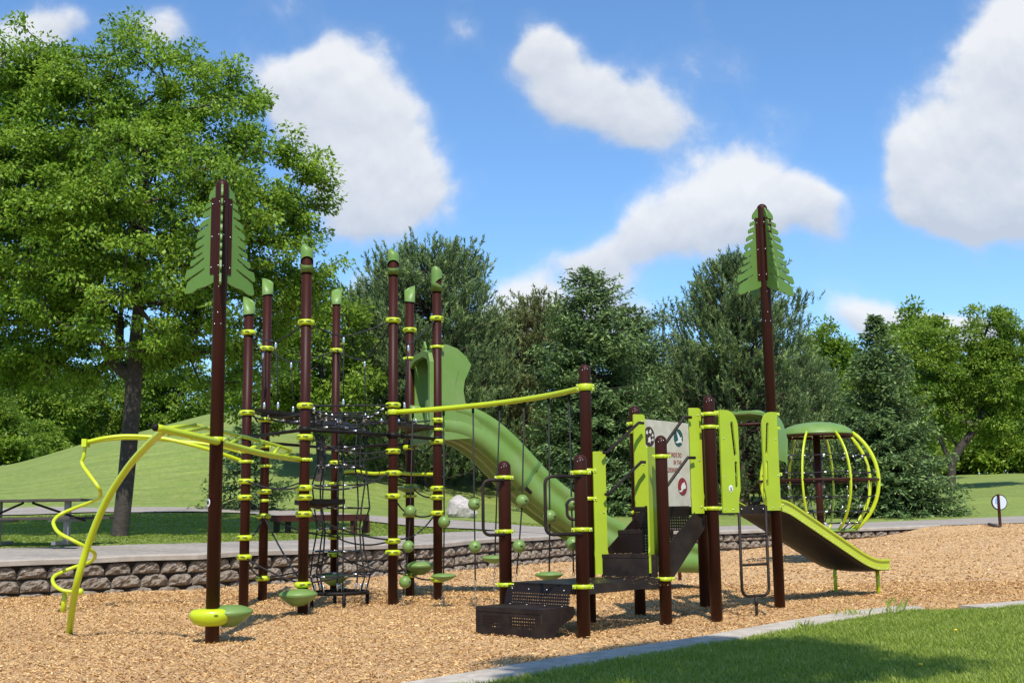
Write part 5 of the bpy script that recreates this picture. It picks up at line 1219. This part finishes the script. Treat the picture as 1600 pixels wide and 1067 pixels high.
def deciduous(name, label, base, trunk, lobes, ncl, nleaf, leaf, rt_, mat, seed, clr=.5, group=None, droop=.3, barkm=None, cat='tree', flat=.6):
    """lobes: (x,y,z,rx,ry,rz,weight) relative to base"""
    rs = np.random.default_rng(seed); lb = np.array(lobes, float); wts = lb[:, 3] * lb[:, 4] * lb[:, 5] * lb[:, 6]; wts /= wts.sum()
    T = []
    while len(T) < ncl:
        i = rs.choice(len(lb), p=wts); d = rs.normal(0, 1, 3); d /= np.linalg.norm(d); r_ = rs.uniform(.25, 1) ** .42
        r_ *= 1 + .12 * math.sin(d[0] * 4 + seed) * math.cos(d[2] * 5 + i)
        p = lb[i, :3] + d * lb[i, 3:6] * r_
        if p[2] < .4: continue
        if len(T) > 0 and min(np.linalg.norm(np.array(T[-60:]) - p, axis=1)) < clr * .35: continue
        T.append(p)
    T = np.array(T); tr = [np.array(t, float) for t in trunk]
    segs, nodes = skeleton(tr, list(T), rt_, rs=rs)
    per = max(4, nleaf // ncl); C = np.repeat(T, per, 0); k = len(C); sz = np.repeat(rs.uniform(.65, 1.25, ncl), per)[:, None] * clr
    dd = rs.normal(0, 1, (k, 3)); dd = nrmz(dd) * rs.random((k, 1)) ** .45; dd[:, 2] *= flat; off = dd * sz
    P = C + off; outw = nrmz(P - lb[:, :3].mean(0)); U = nrmz(off * .8 / sz + rs.normal(0, .55, (k, 3)) + outw * .35 + np.array([0, 0, -droop])); 
    upn = nrmz(rs.normal(0, .55, (k, 3)) + np.array([0, -.15, 1.0])); W = nrmz(np.cross(U, upn))
    ln = rs.uniform(.7, 1.3, k) * leaf; V, Fa = rhombi(P, U, W, ln, ln * rs.uniform(.42, .62, k), .15)
    tint = np.clip(rs.beta(2.2, 2.2, k) + np.repeat(rs.normal(0, .16, ncl), per), 0, 1)
    t = thing(name, label, cat, base, group)
    tm = tubes_np(segs, barkm or m_bark, 'trunk', 7); link('trunk', tm, t, base); link('crown', npmesh('crown', V, Fa, mat, tint), t, base); return t
def copy_tree(t, loc, rotz, sc, label):
    r_ = t.copy(); COL.objects.link(r_); r_.location = loc; r_.rotation_euler = (0, 0, rotz); r_.scale = sc if isinstance(sc, tuple) else (sc,) * 3; r_['label'] = label
    for c in t.children: d = c.copy(); COL.objects.link(d); d.parent = r_
    return r_
def spruce(name, label, base, H, Rb, nb, seed, mat, low=.03, power=.8, need=.165, group=None, dens=1.0):
    rs = np.random.default_rng(seed); segs = [(np.array([0, 0, H * i / 12.]), np.array([0, 0, H * (i + 1) / 12.]), .028 * H / 10 * 5 * (1 - i / 12.) ** .8 * .9 + .01, .028 * H / 10 * 5 * (1 - (i + 1) / 12.) ** .8 * .9 + .008) for i in range(12)]
    Ps, Us, Ts = [], [], []
    fr = np.sort(rs.random(nb) ** 1.15); 
    for f_ in fr:
        z = H * (low + (1 - low) * f_); az = rs.uniform(0, 2 * np.pi); Lb = Rb * (1 - f_) ** power * rs.uniform(.72, 1.12) * (1 + .12 * math.sin(3 * az + seed)) + .10
        bt_ = rs.normal(0, .12); rise = .55 * f_ - .12; sag = .38 * (1 - f_) + .05; hd_ = np.array([math.cos(az), math.sin(az), 0]); sd_ = np.array([-hd_[1], hd_[0], 0]); n = max(4, int(Lb / .16)); prev = np.array([0, 0, z])
        for s_ in range(1, n + 1):
            t = s_ / n; p = np.array([0, 0, z]) + hd_ * Lb * t + np.array([0, 0, Lb * (rise * t - sag * t * (1 - .62 * t * t) * 1.0)])
            if s_ % 2 == 0 or s_ == n: segs.append((prev, p, .022 * (1 - t) * Lb / 2 + .005, .022 * (1 - t) * Lb / 2 + .004)); prev = p
            if t < .18: continue
            tw_ = Lb * .30 * (1 - .72 * t) + .07
            for sg in (-1, 1):
                m = max(3, int(tw_ / .055 * dens)); q_ = np.linspace(.08, 1, m)[:, None]; dv_ = sd_ * sg + hd_ * .55 + np.array([0, 0, -.28]); dv_ = dv_ / np.linalg.norm(dv_) + rs.normal(0, .12, 3)
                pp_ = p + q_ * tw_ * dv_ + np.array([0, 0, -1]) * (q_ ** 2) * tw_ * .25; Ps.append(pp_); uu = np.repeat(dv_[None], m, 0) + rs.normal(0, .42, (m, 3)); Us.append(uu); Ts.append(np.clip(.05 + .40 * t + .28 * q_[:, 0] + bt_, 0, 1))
            Ps.append(p[None] + rs.normal(0, .03, (2, 3))); Us.append(np.repeat((hd_ + np.array([0, 0, .15]))[None], 2, 0) + rs.normal(0, .3, (2, 3))); Ts.append(np.full(2, .2 + .5 * t))
    P = np.concatenate(Ps); U = nrmz(np.concatenate(Us)); k = len(P); W = nrmz(np.cross(U, nrmz(rs.normal(0, .6, (k, 3)) + np.array([0, 0, 1.0])))); ln = rs.uniform(.7, 1.35, k) * need
    V, Fa = rhombi(P, U, W, ln, ln * rs.uniform(.28, .42, k)); tint = np.clip(np.concatenate(Ts) + rs.normal(0, .1, k), 0, 1)
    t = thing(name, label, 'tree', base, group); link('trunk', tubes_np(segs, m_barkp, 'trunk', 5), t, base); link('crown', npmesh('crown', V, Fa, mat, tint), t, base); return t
def pine(name, label, base, H, Rb, nb, seed, mat, low=.12, group=None, need=.16, shape=None):
    rs = np.random.default_rng(seed); segs = []; tp = [np.array([.15 * math.sin(i * .9 + seed), .12 * math.cos(i * 1.1), H * i / 12.]) for i in range(13)]; tp[0] = np.zeros(3)
    for i in range(12): segs.append((tp[i], tp[i + 1], .16 * H / 10 * (1 - i / 12.) ** .8 + .01, .16 * H / 10 * (1 - (i + 1) / 12.) ** .8 + .008))
    Ps, Us, Ts = [], [], []
    for b_ in range(nb):
        f_ = rs.random() ** .95; z = H * (low + (1 - low) * f_ * .98); az = rs.uniform(0, 2 * np.pi)
        env = np.interp(f_, [0, .25, .5, .75, .9, 1], shape or [.78, 1.0, .92, .66, .40, .10]); Lb = Rb * env * rs.uniform(.55, 1.12); hd_ = np.array([math.cos(az), math.sin(az), 0]); rise = .12 + .55 * f_ + rs.normal(0, .1)
        n = max(3, int(Lb / .28)); prev = np.array([0, 0, z]); cur = prev.copy(); dirv = hd_ + np.array([0, 0, rise * .5])
        for s_ in range(1, n + 1):
            t = s_ / n; dirv = hd_ + np.array([0, 0, rise * (.3 + .9 * t)]) + rs.normal(0, .16, 3); dirv /= np.linalg.norm(dirv); cur = cur + dirv * Lb / n; segs.append((prev, cur, .03 * (1 - t) * Lb / 2 + .008, .03 * (1 - t) * Lb / 2 + .006)); prev = cur.copy()
            if t < .3: continue
            for q_ in range(1 + (s_ % 2) if t < .8 else 4):
                tc_ = cur + rs.normal(0, .22, 3) * np.array([1, 1, .6]); ud_ = nrmz((dirv * .55 + rs.normal(0, .25, 3) + np.array([0, 0, .85]))[None])[0]
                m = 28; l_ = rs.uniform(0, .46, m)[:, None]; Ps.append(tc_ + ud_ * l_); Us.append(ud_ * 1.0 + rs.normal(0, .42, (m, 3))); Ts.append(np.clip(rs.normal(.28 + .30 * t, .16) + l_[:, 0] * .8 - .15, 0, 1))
    P = np.concatenate(Ps); U = nrmz(np.concatenate(Us)); k = len(P); W = nrmz(np.cross(U, rs.normal(0, 1, (k, 3)))); ln = rs.uniform(.7, 1.3, k) * need
    V, Fa = rhombi(P, U, W, ln, ln * rs.uniform(.16, .26, k)); tint = np.clip(np.concatenate(Ts) + rs.normal(0, .08, k), 0, 1)
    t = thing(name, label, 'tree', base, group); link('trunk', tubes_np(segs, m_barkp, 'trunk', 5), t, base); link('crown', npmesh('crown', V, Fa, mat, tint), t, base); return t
def gpos(px, Y, py=800):
    X = at(px, py, Y).x; return (X, Y, lz(X, Y) - .03)
# big ash at left
b0 = gpos(188, 24.0); rel = lambda px, py, dY=0: (at(px, py, 24 + dY).x - b0[0], dY, at(px, py, 24 + dY).z - b0[2])
tr = [rel(188, 836), rel(194, 780), rel(200, 720), rel(206, 650), rel(210, 590), rel(212, 540), rel(218, 470), rel(222, 390), rel(228, 300), rel(228, 200)]; tr[0] = (0, 0, -.05)
def lobe(px, py, dY, rx, ry, rz, w=1): return (*rel(px, py, dY), rx, ry, rz, w)
deciduous('shade_tree', 'large leafy ash tree with dark trunk standing left beside the path', b0, tr,
  [lobe(225, 130, 0, 1.6, 1.6, 1.35), lobe(110, 190, .3, 2.0, 2.0, 1.5), lobe(20, 200, -.2, 1.8, 1.8, 1.8), lobe(330, 175, 0, 1.25, 1.5, 1.2, 1.3), lobe(30, 110, 0, 1.5, 1.5, .9, 1.5), lobe(60, 350, -.8, 2.3, 2.0, 1.8), lobe(250, 330, -1.2, 2.2, 1.8, 1.9), lobe(405, 280, .4, 1.55, 1.6, 1.15, 1.6), lobe(430, 390, 0.9, 1.3, 1.5, 1.3, 1.6), lobe(180, 470, -.8, 2.6, 2.0, 1.3), lobe(20, 500, .5, 1.9, 1.9, 1.5), lobe(350, 480, 1.5, 1.9, 1.6, 1.3), lobe(470, 455, 1.2, .85, 1.0, .75), lobe(-110, 320, .5, 2.0, 2.2, 2.6), lobe(90, 560, 1.4, 2.3, 1.7, .7, .8), lobe(330, 570, 2.0, 2.0, 1.5, .6, .8), lobe(480, 260, .6, .6, .8, .5), lobe(150, 300, 2.6, 2.6, 1.8, 2.6)],
  1700, 230000, .098, .17, L_ash, 11, clr=.37, droop=.45, flat=.55)
# second leafy tree behind it
b1 = gpos(498, 42.0); 
deciduous('leafy_tree', 'leafy tree behind the tower between ash and pine', b1, [(0, 0, -.05), (0.05, 0, 1), (0, .1, 2), (.1, 0, 3.2), (0, 0, 4.5), (.1, 0, 6)],
  [(0, 0, 4.2, 2.0, 2.0, 2.6, 1), (-1.8, .5, 3.6, 1.8, 1.8, 2.0, 1), (1.0, .3, 3.0, 1.2, 1.5, 1.6, 1), (-.5, 0, 6.3, 1.2, 1.2, 1.2, 1)], 260, 26000, .17, .16, L_dec, 21, clr=.5, group='leafy trees in the background')
# background generic trees, built once and copied
gA = deciduous('background_tree', 'round leafy tree far behind the hill at the left edge', gpos(30, 78), [(0, 0, -.1), (0, 0, 1.5), (.1, 0, 3), (0, .1, 4.5), (0, 0, 6.5)],
  [(0, 0, 5.6, 3.2, 3.0, 2.6, 1), (-1.8, .4, 4.2, 2.4, 2.4, 2.2, 1), (1.9, -.3, 4.5, 2.4, 2.3, 2.4, 1), (.4, 0, 7.6, 1.8, 1.8, 1.5, 1), (0, -.5, 2.6, 3.0, 2.6, 1.5, 1)], 330, 30000, .26, .26, L_dec, 31, clr=.75, group='leafy trees in the background')
gB = deciduous('background_tree', 'taller airy tree behind the mound, right of the ash trunk', gpos(250, 84), [(0, 0, -.1), (0, 0, 2), (.2, 0, 4), (0, .1, 6), (0, 0, 8)],
  [(0, 0, 7.5, 2.4, 2.4, 2.4, 1), (-1.4, 0, 5.2, 2.2, 2.2, 2.0, 1), (1.6, 0, 5.6, 2.0, 2.0, 2.2, 1), (0, 0, 9.6, 1.3, 1.3, 1.2, 1), (.5, 0, 3.2, 2.4, 2.2, 1.4, 1)], 300, 26000, .26, .24, L_dec, 41, clr=.75, group='leafy trees in the background')
bgt = [(gA, -120, 76, .3, .95, 'leafy tree just beyond the left edge behind the lawn'), (gB, 120, 82, 1.1, .75, 'leafy tree behind the slope between table and ash trunk'), (gA, 80, 95, 2.0, 1.05, 'second-row leafy tree behind the hill at left'), (gA, 340, 92, 2.9, .75, 'leafy tree behind the mound top left of the tower'),
 (gA, 430, 88, .9, .8, 'leafy tree beyond the mound behind the tower'), (gB, 560, 86, 4.0, .85, 'leafy tree beyond the mound behind the pine'), (gA, 720, 92, 5.0, .8, 'leafy tree far behind the green slide'), (gB, 800, 84, 2.2, .7, 'leafy tree in the gap behind the brownish pine'), (gA, 960, 95, 1.7, 1.0, 'leafy tree far behind the tall spruce'),
 (gA, 1030, 90, 3.5, 1.0, 'leafy tree far behind the sign board'), (gB, 1110, 96, .4, 1.0, 'leafy tree far behind the right pine'), (gA, 1200, 88, 4.4, 1.0, 'leafy tree behind the tall right tree post'), (gB, 1300, 76, 5.5, .95, 'bright leafy tree between right pine and blue spruce'), (gA, 1350, 92, 1.3, 1.05, 'leafy tree far behind the globe climber'),
 (gB, 1452, 72, 2.6, 1.0, 'tall bright leafy tree right behind the spruce at right'), (gA, 1520, 100, .6, .9, 'leafy tree on the far rise under the forked tree'), (gA, 1600, 92, 3.9, .85, 'leafy tree far back at the right edge'), (gA, 1690, 84, 5.2, 1.0, 'leafy tree just beyond the right edge'), (gA, 1440, 96, 2.4, .9, 'second-row leafy tree behind the spruce at right'), (gB, 1560, 108, 1.0, 1.1, 'tallest far tree behind the forked tree'),
 (gA, -20, 64, 4.4, .5, 'low leafy tree on the slope at the left edge'), (gA, -260, 70, 2.2, 1.1, 'leafy tree well outside the left edge'), (gB, 190, 92, .1, .9, 'leafy tree right behind the ash trunk'), (gA, 630, 98, .3, .9, 'leafy tree hidden behind the left pine')]
for g_, px, Y, rz, sc, lb_ in bgt: copy_tree(g_, gpos(px, Y), rz, sc, lb_)
gS = deciduous('background_shrub', 'dense green shrub at the foot of the far trees, right of the forked tree', gpos(1585, 82), [(0, 0, -.2), (0, 0, .6), (.1, 0, 1.2), (0, 0, 1.8)],
  [(0, 0, 1.2, 2.6, 2.0, 1.6, 1), (-2.2, .4, .9, 2.0, 1.8, 1.2, 1), (2.2, -.3, 1.0, 2.0, 1.8, 1.4, 1), (.4, 0, 2.4, 1.6, 1.4, 1.2, 1)], 230, 20000, .26, .12, L_dec, 37, clr=.7, group='shrubs at the foot of the far trees', cat='shrub')
for (px, Y, rz, sc, lb_) in ((1480, 84, 1, 1.0, 'dense green shrub behind the forked tree trunk'), (1530, 88, 2.2, 1.2, 'dense green shrub under the forked tree crown, beyond the rise'), (1640, 80, 3, 1.2, 'dense green shrub just outside the right edge'), (1420, 80, 4, 1.0, 'dense shrub behind the foot of the pointed spruce'),
  (1330, 66, .5, .8, 'shrub behind the globe climber, right part'), (1260, 68, 1.5, .9, 'shrub behind the globe climber dome'), (1180, 70, 2.5, 1.0, 'shrub behind the loop ladder and entry boards'), (1100, 66, 3.5, .9, 'shrub behind the sign board post'), (1020, 68, 4.5, .9, 'shrub behind the stairs handrails'),
  (60, 72, 5, .8, 'shrub on the slope at the far left edge'), (270, 82, 1.2, .8, 'shrub on the crest behind the ladder rails'), (840, 66, 2.2, .8, 'shrub low behind the brownish pine'), (-80, 62, .9, 1.0, 'shrub just outside the left edge')): copy_tree(gS, gpos(px, Y), rz, sc, lb_)
deciduous('pale_tree', 'pale grey-green airy tree between spruce and right pine', gpos(1045, 62), [(0, 0, -.1), (0, 0, 2), (.2, 0, 4), (0, .1, 6), (0, 0, 9)],
  [(0, 0, 8.2, 1.7, 1.7, 2.2, 1), (-1.0, 0, 6.0, 1.8, 1.8, 2.0, 1), (1.2, 0, 6.4, 1.6, 1.6, 2.0, 1), (0, 0, 4.0, 2.2, 2.0, 1.8, 1)], 260, 15000, .16, .2, L_pale, 51, clr=.6)
# forked tree at right
bf = gpos(1486, 58.0, 760); relf = lambda px, py, dY=0: (at(px, py, 58 + dY).x - bf[0], dY, at(px, py, 58 + dY).z - bf[2])
def lobef(px, py, dY, rx, ry, rz, w=1): return (*relf(px, py, dY), rx, ry, rz, w)
deciduous('forked_tree', 'forked dark-trunked leafy tree on the sunny rise at right', bf, [(0, 0, -.1), relf(1487, 725), relf(1500, 700), relf(1522, 672), relf(1535, 645), relf(1545, 600), relf(1550, 560)],
  [lobef(1550, 590, 0, 1.9, 1.8, 2.0), lobef(1540, 520, 0, 1.5, 1.5, 1.3), lobef(1450, 600, .5, 1.9, 1.8, 1.6), lobef(1430, 545, .5, 1.2, 1.2, 1.2), lobef(1600, 560, .3, 1.7, 1.6, 1.8), lobef(1570, 660, 0, 2.0, 1.6, 1.0), lobef(1465, 650, .3, 1.2, 1.2, 1.2), lobef(1570, 500, 0, .7, .8, .6), lobef(1505, 560, .4, 1.3, 1.3, 1.6)], 560, 60000, .15, .20, L_dec, 61, clr=.5)
b = MB(); b.tube(spline([Vector(bf) + Vector(relf(*p)) for p in ((1486, 730), (1475, 700), (1462, 672), (1452, 640), (1446, 600))]), [.13 - .002 * i for i in range(41)], 8)
t_ = [o for o in bpy.data.objects if o.name == 'forked_tree'][0]; b.build('limb', m_bark, t_)
# conifers
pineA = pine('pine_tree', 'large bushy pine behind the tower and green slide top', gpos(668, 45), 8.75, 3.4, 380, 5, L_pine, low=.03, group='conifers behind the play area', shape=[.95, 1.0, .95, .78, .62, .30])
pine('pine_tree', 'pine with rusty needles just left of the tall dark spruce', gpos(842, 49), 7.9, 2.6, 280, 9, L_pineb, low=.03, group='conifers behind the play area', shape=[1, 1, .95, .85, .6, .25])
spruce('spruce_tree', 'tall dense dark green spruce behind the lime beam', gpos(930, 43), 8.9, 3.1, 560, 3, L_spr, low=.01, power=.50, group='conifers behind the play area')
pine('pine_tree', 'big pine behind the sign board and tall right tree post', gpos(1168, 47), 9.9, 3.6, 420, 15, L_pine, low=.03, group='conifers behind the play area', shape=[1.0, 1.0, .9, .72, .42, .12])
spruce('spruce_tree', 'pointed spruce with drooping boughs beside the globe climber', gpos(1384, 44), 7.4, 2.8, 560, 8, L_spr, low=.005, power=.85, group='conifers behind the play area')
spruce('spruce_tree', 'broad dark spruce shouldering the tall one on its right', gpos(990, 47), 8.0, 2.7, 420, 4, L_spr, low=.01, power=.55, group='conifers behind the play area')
copy_tree(pineA, gpos(765, 54), 2.0, .78, 'shorter pine filling the gap right of the green slide top')
copy_tree(pineA, gpos(1260, 56), 4.2, .72, 'shorter pine right of the tall right tree post')
copy_tree(pineA, gpos(1068, 57), 1.0, .70, 'short pine low between spruce and right pine')
copy_tree(pineA, gpos(588, 50), 5.0, .78, 'shorter pine left of the large bushy pine')
spruce('spruce_tree', 'small spruce low on the slope behind the tower', gpos(385, 36), 2.6, 1.6, 120, 18, L_spr, low=.01, group='conifers behind the play area')
# tree behind the viewpoint, casting the dappled shade on the front lawn
deciduous('shade_tree', 'leafy tree behind the viewpoint, out of the picture, shading the front lawn', (2.5, -1.5, 0), [(0, 0, -.1), (0, 0, 2), (.1, .3, 4), (0, .8, 6), (.1, 1.4, 8), (0, 2, 10)],
  [(-.1, 4.3, 9.8, .8, .6, .6, 2), (-.4, 3.5, 10.2, 1.0, .8, .7, 2), (-1.1, 3.0, 10.4, .8, .6, .6, 1.6), (.1, 2.6, 10.5, 1.0, .6, .6, .8), (-1.2, 1.6, 11.2, 1.0, .5, .7, .8), (-.2, -1.5, 9, 2.2, 1.6, 2.2, 1)], 280, 42000, .16, .22, L_ash, 71, clr=.5)

scene.render.engine = 'CYCLES'
scene.cycles.max_bounces = 8; scene.cycles.transparent_max_bounces = 12
